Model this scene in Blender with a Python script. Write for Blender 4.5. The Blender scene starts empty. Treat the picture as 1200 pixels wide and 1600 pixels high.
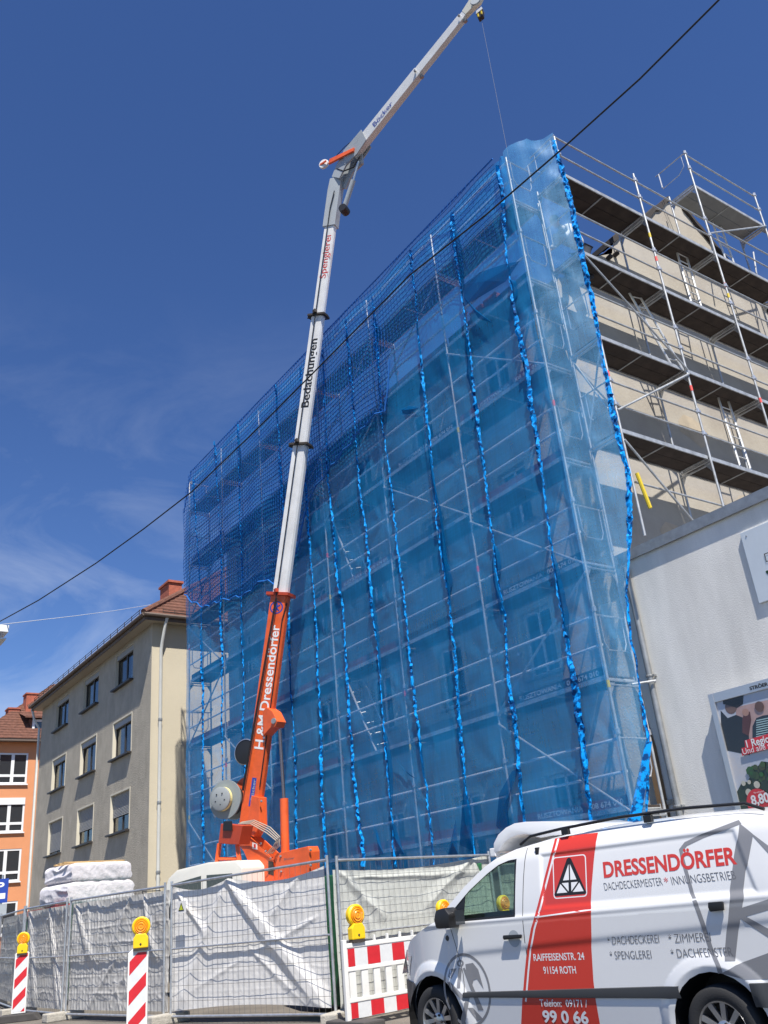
import bpy, bmesh, math, random
from mathutils import Vector, Matrix, noise
random.seed(7)
R = math.radians
S = bpy.context.scene
COL = S.collection

# ------------------------------------------------------------------ camera
CAM = Vector((0.0, 0.0, 1.37))
RM = Matrix(((0.56192048, 0.38245047, 0.73346916),
             (0.82234602, -0.16244969, -0.54530461),
             (-0.08940017, 0.90958328, -0.40579043)))
FPX = 1375.0
cd = bpy.data.cameras.new('camera'); cam = bpy.data.objects.new('camera', cd); COL.objects.link(cam)
cd.sensor_fit = 'AUTO'; cd.sensor_width = 36.0; cd.lens = 36.0 * FPX / 1600.0
cd.clip_start = 0.1; cd.clip_end = 2500
cam.matrix_world = Matrix.Translation(CAM) @ RM.to_4x4()
S.camera = cam

# ------------------------------------------------------------------ world, sun, exposure
SUN = Vector((0.57, -0.20, 1.0)).normalized()
SUN_EL = math.asin(SUN.z); SUN_AZ = math.atan2(SUN.x, SUN.y)
W = bpy.data.worlds.new('World'); S.world = W; W.use_nodes = True
nt = W.node_tree; nt.nodes.clear()
def wn(t, **k):
    n = nt.nodes.new(t)
    for a, b in k.items(): setattr(n, a, b)
    return n
sky = wn('ShaderNodeTexSky', sky_type='NISHITA', sun_disc=False, sun_elevation=SUN_EL, sun_rotation=SUN_AZ,
         altitude=900, air_density=1.0, dust_density=0.15, ozone_density=4.5)
tc = wn('ShaderNodeTexCoord')
mp = wn('ShaderNodeMapping'); mp.inputs['Scale'].default_value = (2.1, 3.6, 8.0); mp.inputs['Rotation'].default_value = (0.25, 0.1, 0.6)
cn = wn('ShaderNodeTexNoise'); cn.inputs['Scale'].default_value = 1.25; cn.inputs['Detail'].default_value = 9; cn.inputs['Roughness'].default_value = 0.6
cn.inputs['Distortion'].default_value = 0.7
cr = wn('ShaderNodeValToRGB'); cr.color_ramp.elements[0].position = 0.47; cr.color_ramp.elements[0].color = (0, 0, 0, 1)
cr.color_ramp.elements[1].position = 0.86; cr.color_ramp.elements[1].color = (0.42, 0.42, 0.42, 1)
mx = wn('ShaderNodeMixRGB'); mx.inputs['Color2'].default_value = (6.4, 6.9, 7.6, 1)
bg = wn('ShaderNodeBackground'); bg.inputs['Strength'].default_value = 0.092
wo = wn('ShaderNodeOutputWorld')
L = nt.links.new
L(tc.outputs['Generated'], mp.inputs['Vector']); L(mp.outputs['Vector'], cn.inputs['Vector'])
sx_ = wn('ShaderNodeSeparateXYZ'); mrz = wn('ShaderNodeMapRange'); mrz.inputs['From Min'].default_value = 0.62; mrz.inputs['From Max'].default_value = 0.25
mlt = wn('ShaderNodeMath', operation='MULTIPLY')
L(tc.outputs['Generated'], sx_.inputs[0]); L(sx_.outputs['Z'], mrz.inputs['Value']); L(cn.outputs['Fac'], cr.inputs['Fac']); L(cr.outputs['Color'], mlt.inputs[0]); L(mrz.outputs[0], mlt.inputs[1]); L(mlt.outputs[0], mx.inputs['Fac'])
hs = wn('ShaderNodeHueSaturation'); hs.inputs['Saturation'].default_value = 1.16; hs.inputs['Hue'].default_value = 0.511
L(sky.outputs['Color'], hs.inputs['Color']); L(hs.outputs['Color'], mx.inputs['Color1']); L(mx.outputs['Color'], bg.inputs['Color']); L(bg.outputs['Background'], wo.inputs['Surface'])
sl = bpy.data.lights.new('sun', 'SUN'); sl.energy = 5.0; sl.angle = R(0.53); sl.color = (1.0, 0.955, 0.88)
so = bpy.data.objects.new('sun', sl); COL.objects.link(so); so.location = (10, -10, 40)
so.rotation_euler = SUN.to_track_quat('Z', 'Y').to_euler()
S.view_settings.view_transform = 'Standard'; S.view_settings.look = 'None'
S.view_settings.exposure = 0.58; S.view_settings.gamma = 1.0; S.view_settings.use_curve_mapping = False
S.render.engine = 'CYCLES'; S.cycles.transparent_max_bounces = 24; S.cycles.max_bounces = 8

# ------------------------------------------------------------------ helpers
def wray(px, py): return (RM @ Vector((px - 600.0, 800.0 - py, -FPX))).normalized()
def atY(px, py, Y): d = wray(px, py); return CAM + d * ((Y - CAM.y) / d.y)
def atX(px, py, X): d = wray(px, py); return CAM + d * ((X - CAM.x) / d.x)
def atZ(px, py, Z): d = wray(px, py); return CAM + d * ((Z - CAM.z) / d.z)
def atPl(px, py, P, n): d = wray(px, py); return CAM + d * ((P - CAM).dot(n) / d.dot(n))
def V(*a): return Vector(a)
def lerp(a, b, t): return a + (b - a) * t
def interp(x, pts):
    if x <= pts[0][0]: return pts[0][1]
    for (a, b), (c, d) in zip(pts, pts[1:]):
        if x <= c: return b + (d - b) * (x - a) / (c - a)
    return pts[-1][1]
def nz(x, y, z=0.0, s=1.0): return noise.noise(Vector((x * s, y * s, z * s)))

MATS = {}
def mat(name, col, rough=0.7, metal=0.0, spec=0.5, var=0.0, vscale=3.0, bump=0.0, bscale=40.0, alpha=1.0, coat=0.0, trans=0.0, col2=None, emit=None, vmap=None):
    if name in MATS: return MATS[name]
    m = bpy.data.materials.new(name); m.use_nodes = True; t = m.node_tree
    b = t.nodes['Principled BSDF']
    b.inputs['Base Color'].default_value = (*col, 1); b.inputs['Roughness'].default_value = rough
    b.inputs['Metallic'].default_value = metal; b.inputs['Specular IOR Level'].default_value = spec
    b.inputs['Coat Weight'].default_value = coat; b.inputs['Transmission Weight'].default_value = trans
    b.inputs['Alpha'].default_value = alpha
    co = None
    if var or bump: co = t.nodes.new('ShaderNodeTexCoord')
    if var:
        n = t.nodes.new('ShaderNodeTexNoise'); n.inputs['Scale'].default_value = vscale; n.inputs['Detail'].default_value = 8; n.inputs['Roughness'].default_value = 0.65
        if vmap:
            mpv = t.nodes.new('ShaderNodeMapping'); mpv.inputs['Scale'].default_value = vmap; t.links.new(co.outputs['Object'], mpv.inputs[0]); t.links.new(mpv.outputs[0], n.inputs['Vector'])
        else: t.links.new(co.outputs['Object'], n.inputs['Vector'])
        r = t.nodes.new('ShaderNodeValToRGB')
        c2 = col2 or tuple(c * (1 - var) for c in col)
        r.color_ramp.elements[0].position = 0.32; r.color_ramp.elements[0].color = (*c2, 1)
        r.color_ramp.elements[1].position = 0.68; r.color_ramp.elements[1].color = (*[min(1, c * (1 + var * 0.3)) for c in col], 1)
        t.links.new(n.outputs['Fac'], r.inputs['Fac']); t.links.new(r.outputs['Color'], b.inputs['Base Color'])
    if bump:
        n2 = t.nodes.new('ShaderNodeTexNoise'); n2.inputs['Scale'].default_value = bscale; n2.inputs['Detail'].default_value = 6
        t.links.new(co.outputs['Object'], n2.inputs['Vector'])
        bp = t.nodes.new('ShaderNodeBump'); bp.inputs['Strength'].default_value = bump; bp.inputs['Distance'].default_value = 0.02
        t.links.new(n2.outputs['Fac'], bp.inputs['Height']); t.links.new(bp.outputs['Normal'], b.inputs['Normal'])
    MATS[name] = m
    return m

def net_mat(name, col, hole, hole2, scale=1.2, stretch=(1, 1, 1), sheen=0.0):
    """woven plastic netting: open holes let the view and the light through, fibres are translucent plastic"""
    m = bpy.data.materials.new(name); m.use_nodes = True; t = m.node_tree; t.nodes.clear()
    o = t.nodes.new('ShaderNodeOutputMaterial'); tr = t.nodes.new('ShaderNodeBsdfTransparent')
    d = t.nodes.new('ShaderNodeBsdfDiffuse'); d.inputs['Color'].default_value = (*col, 1)
    l = t.nodes.new('ShaderNodeBsdfTranslucent'); l.inputs['Color'].default_value = (*[min(1, c * 1.1) for c in col], 1)
    a = t.nodes.new('ShaderNodeMixShader'); a.inputs[0].default_value = 0.4
    t.links.new(d.outputs[0], a.inputs[1]); t.links.new(l.outputs[0], a.inputs[2])
    fib = a
    if sheen:
        g = t.nodes.new('ShaderNodeBsdfGlossy'); g.inputs['Roughness'].default_value = 0.42; g.inputs['Color'].default_value = (0.75, 0.87, 1, 1)
        a2 = t.nodes.new('ShaderNodeMixShader'); a2.inputs[0].default_value = sheen
        t.links.new(a.outputs[0], a2.inputs[1]); t.links.new(g.outputs[0], a2.inputs[2]); fib = a2
    co = t.nodes.new('ShaderNodeTexCoord'); mp = t.nodes.new('ShaderNodeMapping'); mp.inputs['Scale'].default_value = stretch
    n = t.nodes.new('ShaderNodeTexNoise'); n.inputs['Scale'].default_value = scale; n.inputs['Detail'].default_value = 7; n.inputs['Roughness'].default_value = 0.62; n.inputs['Distortion'].default_value = 0.8
    t.links.new(co.outputs['Object'], mp.inputs[0]); t.links.new(mp.outputs[0], n.inputs['Vector'])
    mp2 = t.nodes.new('ShaderNodeMapping'); mp2.inputs['Scale'].default_value = (22, 22, 1.4)
    n2 = t.nodes.new('ShaderNodeTexNoise'); n2.inputs['Scale'].default_value = 1.0; n2.inputs['Detail'].default_value = 4
    mp3 = t.nodes.new('ShaderNodeMapping'); mp3.inputs['Scale'].default_value = (1.2, 1.2, 26)
    n3 = t.nodes.new('ShaderNodeTexNoise'); n3.inputs['Scale'].default_value = 1.0; n3.inputs['Detail'].default_value = 4
    for a_, b_ in ((mp2, n2), (mp3, n3)): t.links.new(co.outputs['Object'], a_.inputs[0]); t.links.new(a_.outputs[0], b_.inputs['Vector'])
    s1 = t.nodes.new('ShaderNodeMath'); s1.operation = 'MULTIPLY_ADD'; s1.inputs[1].default_value = 0.26
    s2 = t.nodes.new('ShaderNodeMath'); s2.operation = 'MULTIPLY_ADD'; s2.inputs[1].default_value = 0.16
    s3 = t.nodes.new('ShaderNodeMath'); s3.operation = 'SUBTRACT'; s3.inputs[1].default_value = 0.21; s3.use_clamp = True
    mr = t.nodes.new('ShaderNodeMapRange'); mr.inputs['From Min'].default_value = 0.3; mr.inputs['From Max'].default_value = 0.7
    mr.inputs['To Min'].default_value = hole; mr.inputs['To Max'].default_value = hole2
    t.links.new(n.outputs['Fac'], mr.inputs['Value'])
    t.links.new(n2.outputs['Fac'], s1.inputs[0]); t.links.new(mr.outputs[0], s1.inputs[2]); t.links.new(n3.outputs['Fac'], s2.inputs[0]); t.links.new(s1.outputs[0], s2.inputs[2]); t.links.new(s2.outputs[0], s3.inputs[0])
    f = t.nodes.new('ShaderNodeMixShader'); t.links.new(s3.outputs[0], f.inputs[0])
    t.links.new(fib.outputs[0], f.inputs[1]); t.links.new(tr.outputs[0], f.inputs[2]); t.links.new(f.outputs[0], o.inputs['Surface'])
    MATS[name] = m
    return m

class MB:
    def __init__(s): s.v = []; s.f = []; s.mi = []; s.cur = 0
    def add(s, vs, fs):
        o = len(s.v); s.v += [Vector(p) for p in vs]
        for f in fs: s.f.append(tuple(i + o for i in f)); s.mi.append(s.cur)
        return s
    def box(s, c, size, M=None):
        hx, hy, hz = size[0] / 2, size[1] / 2, size[2] / 2
        vs = [Vector((x, y, z)) for x in (-hx, hx) for y in (-hy, hy) for z in (-hz, hz)]
        if M is not None: vs = [M @ p for p in vs]
        c = Vector(c)
        return s.add([p + c for p in vs], [(0, 1, 3, 2), (4, 6, 7, 5), (0, 4, 5, 1), (2, 3, 7, 6), (0, 2, 6, 4), (1, 5, 7, 3)])
    def bb(s, x0, x1, y0, y1, z0, z1):
        return s.box(((x0 + x1) / 2, (y0 + y1) / 2, (z0 + z1) / 2), (abs(x1 - x0), abs(y1 - y0), abs(z1 - z0)))
    def tube(s, pts, r, n=8, cap=True, r2=None):
        pts = [Vector(p) for p in pts]; N = len(pts); vs = []; fs = []
        ref = None
        for i, p in enumerate(pts):
            d = (pts[min(i + 1, N - 1)] - pts[max(i - 1, 0)])
            if d.length < 1e-9: d = Vector((0, 0, 1))
            d.normalize()
            if ref is None: ref = Vector((0, 0, 1)) if abs(d.z) < 0.9 else Vector((1, 0, 0))
            a = d.cross(ref)
            if a.length < 1e-6: a = d.cross(Vector((0.3, 1, 0.2)))
            a.normalize(); b = d.cross(a).normalized(); ref = b.cross(d) if False else ref
            rr = r if r2 is None else lerp(r, r2, i / max(1, N - 1))
            for k in range(n):
                t = 2 * math.pi * k / n; vs.append(p + a * (rr * math.cos(t)) + b * (rr * math.sin(t)))
        for i in range(N - 1):
            for k in range(n):
                k2 = (k + 1) % n; fs.append((i * n + k, i * n + k2, (i + 1) * n + k2, (i + 1) * n + k))
        if cap: fs.append(tuple(range(n))[::-1]); fs.append(tuple((N - 1) * n + k for k in range(n)))
        return s.add(vs, fs)
    def prism(s, poly, o, a, b, h):
        """polygon of (u,v) in plane o + a*u + b*v, extruded by vector h"""
        o = Vector(o); a = Vector(a); b = Vector(b); h = Vector(h); n = len(poly)
        vs = [o + a * u + b * v for u, v in poly]; vs += [p + h for p in vs]
        fs = [tuple(range(n))[::-1], tuple(range(n, 2 * n))] + [(i, (i + 1) % n, n + (i + 1) % n, n + i) for i in range(n)]
        return s.add(vs, fs)
    def lathe(s, prof, c, ax, n=24, cap=True):
        """prof: (r, h) along axis ax from c"""
        c = Vector(c); ax = Vector(ax).normalized(); a = ax.orthogonal().normalized(); b = ax.cross(a); vs = []; fs = []
        for r, h in prof:
            for k in range(n):
                t = 2 * math.pi * k / n; vs.append(c + ax * h + a * (r * math.cos(t)) + b * (r * math.sin(t)))
        for i in range(len(prof) - 1):
            for k in range(n):
                k2 = (k + 1) % n; fs.append((i * n + k, i * n + k2, (i + 1) * n + k2, (i + 1) * n + k))
        if cap: fs.append(tuple(range(n))[::-1]); fs.append(tuple((len(prof) - 1) * n + k for k in range(n)))
        return s.add(vs, fs)
    def grid(s, P, close=False):
        """P[i][j] grid of points"""
        n = len(P); m = len(P[0]); vs = [p for row in P for p in row]
        fs = [(i * m + j, i * m + j + 1, (i + 1) * m + j + 1, (i + 1) * m + j) for i in range(n - 1) for j in range(m - 1)]
        return s.add(vs, fs)
    def mesh(s, name, mats, smooth=False, bevel=0.0, fixn=True):
        me = bpy.data.meshes.new(name); me.from_pydata([tuple(p) for p in s.v], [], s.f)
        for m in (mats if isinstance(mats, (list, tuple)) else [mats]): me.materials.append(m)
        me.polygons.foreach_set('material_index', s.mi)
        if fixn or bevel:
            bm = bmesh.new(); bm.from_mesh(me)
            if fixn: bmesh.ops.recalc_face_normals(bm, faces=bm.faces)
            if bevel: bmesh.ops.bevel(bm, geom=bm.edges[:] + bm.verts[:], offset=bevel, segments=2, affect='EDGES', profile=0.6, clamp_overlap=True)
            bm.to_mesh(me); bm.free()
        if smooth:
            me.polygons.foreach_set('use_smooth', [True] * len(me.polygons))
            if smooth != 2: me.set_sharp_from_angle(angle=R(38))
        me.update()
        return me
    def build(s, name, mats, parent=None, smooth=False, bevel=0.0, local=False, fixn=True):
        if parent is None and not local:
            xs = [p.x for p in s.v]; ys = [p.y for p in s.v]; zs = [p.z for p in s.v]
            o = Vector(((min(xs) + max(xs)) / 2, (min(ys) + max(ys)) / 2, min(zs)))
            s.v = [p - o for p in s.v]
            ob = link(name, s.mesh(name, mats, smooth, bevel, fixn)); ob.location = o; WM[ob.name] = Matrix.Translation(o)
            return ob
        return link(name, s.mesh(name, mats, smooth, bevel, fixn), parent, local)

WM = {}     # world matrix of every thing root
def link(name, me, parent=None, local=False, loc=None, rot=None):
    o = bpy.data.objects.new(name, me); COL.objects.link(o)
    if parent is not None:
        o.parent = parent
        if not local and parent.name in WM: o.matrix_parent_inverse = WM[parent.name].inverted()
    if loc is not None: o.location = loc
    if rot is not None: o.rotation_euler = rot
    return o
def tag(o, label=None, cat=None, group=None, kind=None):
    if label: o['label'] = label
    if cat: o['category'] = cat
    if group: o['group'] = group
    if kind: o['kind'] = kind
    return o
def thing(name, label, cat, loc=(0, 0, 0), rz=0.0, group=None):
    o = bpy.data.objects.new(name, None); COL.objects.link(o); o.location = loc; o.rotation_euler = (0, 0, rz)
    o.empty_display_size = 0.2
    WM[o.name] = Matrix.Translation(Vector(loc)) @ Matrix.Rotation(rz, 4, 'Z')
    return tag(o, label, cat, group)
def copy_tree(o, parent=None):
    c = o.copy(); COL.objects.link(c)
    if parent is not None: c.parent = parent
    for ch in list(o.children): copy_tree(ch, c)
    return c

_tc = {}
def text_polys(body, shear=0.0, bold=0.0):
    """triangles/polys of a text in unit space, u right, v up; returns verts, faces, bbox"""
    k = (body, shear, bold)
    if k in _tc: return _tc[k]
    c = bpy.data.curves.new('lettering', 'FONT'); c.body = body; c.size = 1.0; c.shear = shear; c.offset = bold; c.resolution_u = 4
    o = bpy.data.objects.new('lettering', c); COL.objects.link(o)
    dg = bpy.context.evaluated_depsgraph_get(); me = bpy.data.meshes.new_from_object(o.evaluated_get(dg))
    vs = [(v.co.x, v.co.y) for v in me.vertices]; fs = [tuple(p.vertices) for p in me.polygons]
    bpy.data.objects.remove(o); bpy.data.curves.remove(c); bpy.data.meshes.remove(me)
    bb = (min(v[0] for v in vs), max(v[0] for v in vs), 0.0, 0.729)
    _tc[k] = (vs, fs, bb)
    return _tc[k]
def text_mb(mb, body, fn, u0, u1, v0, cap, shear=0.0, bold=0.0):
    """lay text from u0..u1, baseline v0, capital height cap, mapped by fn(u, v)"""
    vs, fs, (a, b, c, d) = text_polys(body, shear, bold)
    mb.add([fn(u0 + (x - a) / (b - a) * (u1 - u0), v0 + y / d * cap) for x, y in vs], fs)
    return mb
def poly_mesh2d(polys):
    """polygons (first outer, others holes) -> filled mesh verts, faces in (u,v)"""
    c = bpy.data.curves.new('outline', 'CURVE'); c.dimensions = '2D'; c.fill_mode = 'BOTH'
    for P in polys:
        sp = c.splines.new('POLY'); sp.points.add(len(P) - 1); sp.use_cyclic_u = True
        for i, (x, y) in enumerate(P): sp.points[i].co = (x, y, 0, 1)
    o = bpy.data.objects.new('outline', c); COL.objects.link(o)
    dg = bpy.context.evaluated_depsgraph_get(); me = bpy.data.meshes.new_from_object(o.evaluated_get(dg))
    bpy.data.objects.remove(o); bpy.data.curves.remove(c)
    return me
def sheet2d(polys, fn, step=None):
    """fill polygons, cut them by a grid of the given step and map every vertex with fn(u,v)"""
    me = poly_mesh2d(polys); bm = bmesh.new(); bm.from_mesh(me); bpy.data.meshes.remove(me)
    bmesh.ops.remove_doubles(bm, verts=bm.verts, dist=1e-5)
    if step:
        for ax in (0, 1):
            lo = min(v.co[ax] for v in bm.verts); hi = max(v.co[ax] for v in bm.verts)
            k = math.floor(lo / step) + 1
            while k * step < hi:
                p = [0, 0, 0]; p[ax] = k * step; nn = [0, 0, 0]; nn[ax] = 1
                bmesh.ops.bisect_plane(bm, geom=bm.verts[:] + bm.edges[:] + bm.faces[:], plane_co=p, plane_no=nn, dist=1e-6); k += 1
    bm.verts.ensure_lookup_table(); bm.verts.index_update()
    vs = [fn(v.co.x, v.co.y) for v in bm.verts]; fs = [tuple(v.index for v in f.verts) for f in bm.faces]
    bm.free()
    return vs, fs
def circ(cx, cy, r, n=24, a0=0.0, a1=360.0):
    return [(cx + r * math.cos(R(a0 + (a1 - a0) * i / n)), cy + r * math.sin(R(a0 + (a1 - a0) * i / n))) for i in range(n + (0 if a1 - a0 >= 360 else 1))]
def stroke(pts, w):
    """polyline -> polygon of width w"""
    Lf = []; Rt = []
    for i, p in enumerate(pts):
        a = Vector(pts[max(0, i - 1)]); b = Vector(pts[min(len(pts) - 1, i + 1)]); d = (b - a).normalized(); n = Vector((-d.y, d.x)) * w / 2
        Lf.append((p[0] + n.x, p[1] + n.y)); Rt.append((p[0] - n.x, p[1] - n.y))
    return Lf + Rt[::-1]

# ------------------------------------------------------------------ materials
M_asphalt = mat('asphalt', (0.055, 0.053, 0.05), 0.9, var=0.3, vscale=1.5, bump=0.5, bscale=120)
M_site = mat('site_paving', (0.17, 0.15, 0.125), 0.92, var=0.35, vscale=1.1, bump=0.5, bscale=60)
M_kerb = mat('kerb_stone', (0.32, 0.31, 0.29), 0.85, var=0.2, vscale=5, bump=0.3)
M_facgrey = mat('old_facade_render', (0.55, 0.50, 0.42), 0.9, var=0.15, vscale=0.8, bump=0.3, bscale=30)
M_gable = mat('gable_render', (0.43, 0.395, 0.335), 0.92, var=0.22, vscale=0.6, bump=0.3, bscale=14, col2=(0.35, 0.31, 0.26))
M_white = mat('white_render', (0.81, 0.785, 0.73), 0.93, var=0.17, vscale=0.9, vmap=(2.0, 2.0, 0.5), bump=0.22, bscale=45)
M_coping = mat('grey_coping', (0.17, 0.17, 0.18), 0.5, metal=0.4, var=0.2)
M_zinc = mat('zinc', (0.35, 0.36, 0.36), 0.45, metal=0.55, var=0.25, vscale=6)
M_galv = mat('galvanised_steel', (0.62, 0.63, 0.64), 0.42, metal=0.75, var=0.3, vscale=9)
M_steel = mat('scaffold_steel', (0.56, 0.57, 0.57), 0.5, metal=0.5, var=0.4, vscale=4)
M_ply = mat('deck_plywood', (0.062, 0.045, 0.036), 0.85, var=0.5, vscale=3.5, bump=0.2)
M_toe = mat('toe_board_red', (0.25, 0.07, 0.06), 0.8, var=0.4, vscale=2)
M_red = mat('red_paint', (0.62, 0.035, 0.03), 0.5)
M_yel = mat('yellow_paint', (0.75, 0.55, 0.03), 0.5)
M_black = mat('black_plastic', (0.015, 0.015, 0.016), 0.45)
M_rub = mat('tyre_rubber', (0.022, 0.022, 0.023), 0.8, bump=0.2, bscale=90)
M_orange = mat('orange_paint', (0.83, 0.125, 0.025), 0.45, var=0.22, vscale=3.5, coat=0.12, bump=0.06, bscale=12)
M_orangedark = mat('orange_red_box', (0.5, 0.06, 0.02), 0.45, var=0.15)
M_boomw = mat('boom_white_paint', (0.76, 0.755, 0.74), 0.45, var=0.14, vscale=2.5, coat=0.1)
M_boomg = mat('boom_grey_paint', (0.40, 0.43, 0.45), 0.5, var=0.1)
M_vanw = mat('van_white_paint', (0.78, 0.775, 0.765), 0.28, var=0.03, vscale=1.2, coat=0.7)
M_vangrey = mat('vinyl_grey', (0.235, 0.235, 0.245), 0.35, coat=0.4)
M_vantxt = mat('vinyl_text_grey', (0.14, 0.14, 0.15), 0.4)
M_vanred = mat('vinyl_red', (0.62, 0.045, 0.028), 0.3, coat=0.5)
M_vinw = mat('vinyl_white', (0.8, 0.8, 0.8), 0.35)
M_bump = mat('bumper_grey_plastic', (0.045, 0.047, 0.05), 0.55, var=0.1)
M_alloy = mat('alloy_silver', (0.55, 0.55, 0.56), 0.3, metal=0.85)
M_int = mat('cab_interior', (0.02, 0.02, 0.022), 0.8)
M_truckw = mat('truck_cream_paint', (0.74, 0.71, 0.62), 0.4, coat=0.3, var=0.05)
M_lens = mat('amber_lens', (0.92, 0.32, 0.01), 0.25, coat=0.6, var=0.25, vscale=30)
M_lampy = mat('lamp_yellow', (0.9, 0.58, 0.01), 0.45, var=0.08, vscale=8)
M_bake = mat('barrier_white_plastic', (0.78, 0.77, 0.73), 0.5, var=0.08, vscale=4)
M_refl = mat('reflective_white', (0.68, 0.69, 0.69), 0.45, var=0.08, vscale=12)
M_reflr = mat('reflective_red', (0.60, 0.02, 0.03), 0.45, var=0.12, vscale=12)
M_conc = mat('concrete', (0.45, 0.42, 0.36), 0.95, var=0.25, vscale=8, bump=0.5)
M_foot = mat('rubber_foot', (0.07, 0.065, 0.062), 0.9, var=0.3)
M_foil = mat('white_foil', (0.74, 0.70, 0.71), 0.32, var=0.22, vscale=4, bump=1.0, bscale=9)
M_wood = mat('pallet_wood', (0.55, 0.36, 0.16), 0.8, var=0.3, vscale=6)
M_green = mat('dark_green_paint', (0.02, 0.09, 0.05), 0.55, var=0.2)
M_beige = mat('beige_render', (0.55, 0.49, 0.37), 0.92, var=0.06, vscale=0.8, bump=0.3, bscale=30)
M_taupe = mat('taupe_render', (0.45, 0.40, 0.315), 0.95, vmap=(1.3, 1.3, .9), var=0.2, vscale=1.6, bump=1.0, bscale=26)
M_reveal = mat('window_reveal_paint', (0.62, 0.57, 0.45), 0.9)
M_dkframe = mat('dark_window_frame', (0.035, 0.03, 0.028), 0.5)
M_wframe = mat('white_window_frame', (0.78, 0.78, 0.77), 0.45)
M_glass = mat('window_glass', (0.03, 0.035, 0.04), 0.06, spec=1.0)
M_curt = mat('curtain_cloth', (0.55, 0.56, 0.54), 0.9, var=0.3, vscale=5)
M_shut = mat('roller_shutter', (0.33, 0.33, 0.32), 0.6)
M_tile = mat('clay_roof_tile', (0.27, 0.095, 0.055), 0.85, var=0.45, vscale=6, col2=(0.13, 0.06, 0.045))
M_brickc = mat('chimney_brick', (0.42, 0.12, 0.07), 0.9, var=0.3, vscale=7, bump=0.5, bscale=30)
M_orwall = mat('orange_render', (0.68, 0.29, 0.135), 0.92, var=0.06, vscale=1.0, bump=0.3)
M_dark = mat('dark_timber', (0.05, 0.04, 0.034), 0.85, var=0.3)
M_eave = mat('eave_board', (0.16, 0.12, 0.095), 0.8, var=0.2)
M_tarpl = mat('tarp_grey', (0.54, 0.52, 0.49), 0.42, var=0.16, vscale=2.2, bump=0.35, bscale=9)
M_tarpw = mat('tarp_white', (0.74, 0.715, 0.68), 0.5, var=0.10, vscale=1.5, bump=0.3, bscale=9)
M_tarpg = mat('tarp_greenish_white', (0.53, 0.54, 0.50), 0.5, var=0.12, vscale=1.5, bump=0.35, bscale=8)
M_wire = mat('fence_wire', (0.17, 0.17, 0.17), 0.5, metal=0.5)
M_cable = mat('black_cable', (0.012, 0.012, 0.013), 0.6)
M_hose = mat('hydraulic_hose', (0.42, 0.36, 0.28), 0.6)
M_blue = mat('blue_paint', (0.02, 0.06, 0.35), 0.45)
M_netdark = mat('safety_net_cord', (0.004, 0.13, 0.46), 0.7)
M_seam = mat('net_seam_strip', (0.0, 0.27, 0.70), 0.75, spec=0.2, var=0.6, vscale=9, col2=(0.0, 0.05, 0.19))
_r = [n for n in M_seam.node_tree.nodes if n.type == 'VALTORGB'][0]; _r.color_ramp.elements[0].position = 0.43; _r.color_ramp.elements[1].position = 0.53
M_shirt = mat('light_work_shirt', (0.62, 0.63, 0.62), 0.9, bump=0.4, bscale=14)
M_trous = mat('dark_work_trousers', (0.035, 0.04, 0.055), 0.9)
M_skin = mat('skin', (0.50, 0.29, 0.20), 0.6)
M_hair = mat('dark_hair', (0.03, 0.02, 0.015), 0.8)
N_fac = net_mat('blue_debris_net', (0.030, 0.385, 0.85), 0.43, 0.57, 0.9, (0.6, 1, 1.6), 0.012)
N_end = net_mat('blue_debris_net_end', (0.12, 0.44, 0.80), 0.48, 0.68, 1.6, (1.5, 1.5, 0.9), 0.03)
def glass_mat(name, col, tint, alpha):
    m = bpy.data.materials.new(name); m.use_nodes = True; t = m.node_tree; t.nodes.clear()
    o = t.nodes.new('ShaderNodeOutputMaterial'); tr = t.nodes.new('ShaderNodeBsdfTransparent'); tr.inputs[0].default_value = (*tint, 1)
    g = t.nodes.new('ShaderNodeBsdfGlossy'); g.inputs['Roughness'].default_value = 0.02
    lw = t.nodes.new('ShaderNodeLayerWeight'); lw.inputs[0].default_value = 0.5; pw_ = t.nodes.new('ShaderNodeMath'); pw_.operation = 'POWER'; pw_.inputs[1].default_value = 4.0; t.links.new(lw.outputs['Facing'], pw_.inputs[0])
    fr = t.nodes.new('ShaderNodeMath'); fr.operation = 'MULTIPLY_ADD'; fr.inputs[1].default_value = 0.7; fr.inputs[2].default_value = 0.06; t.links.new(pw_.outputs[0], fr.inputs[0])
    mx = t.nodes.new('ShaderNodeMixShader'); t.links.new(fr.outputs[0], mx.inputs[0]); t.links.new(tr.outputs[0], mx.inputs[1]); t.links.new(g.outputs[0], mx.inputs[2])
    t.links.new(mx.outputs[0], o.inputs['Surface']); return m
M_vglass = glass_mat('car_glass', None, (0.62, 0.76, 0.68), 1)

# ------------------------------------------------------------------ setting: ground
def struct(name, mb, m, **k): return tag(mb.build(name, m, **k), kind='structure')
g = MB(); g.add([(-900, -900, -0.1), (900, -900, -0.1), (900, 900, -0.1), (-900, 900, -0.1)], [(0, 1, 2, 3)]); struct('ground', g, M_asphalt)
g = MB(); poly = [(-60, 3.2), (-10.2, 3.2), (-9.9, 3.5), (-9.9, 9.8), (14, 9.8), (14, 60), (-60, 60)]
g.prism(poly, (0, 0, -0.12), (1, 0, 0), (0, 1, 0), (0, 0, 0.12)); struct('pavement', g, M_site)
kb = thing('kerb', 'grey stone kerb along the edge of the pavement', 'kerb', (-20, 3.12, -0.1)); kb['kind'] = 'structure'
x = -40.0
kme = MB().bb(-0.49, 0.49, -0.07, 0.07, -0.02, 0.112).mesh('kerb_stone', M_kerb, bevel=0.012)
while x < -10.3:
    link('kerb_stone', kme, kb, loc=(x, 3.125, -0.1)); x += 1.0

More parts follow.
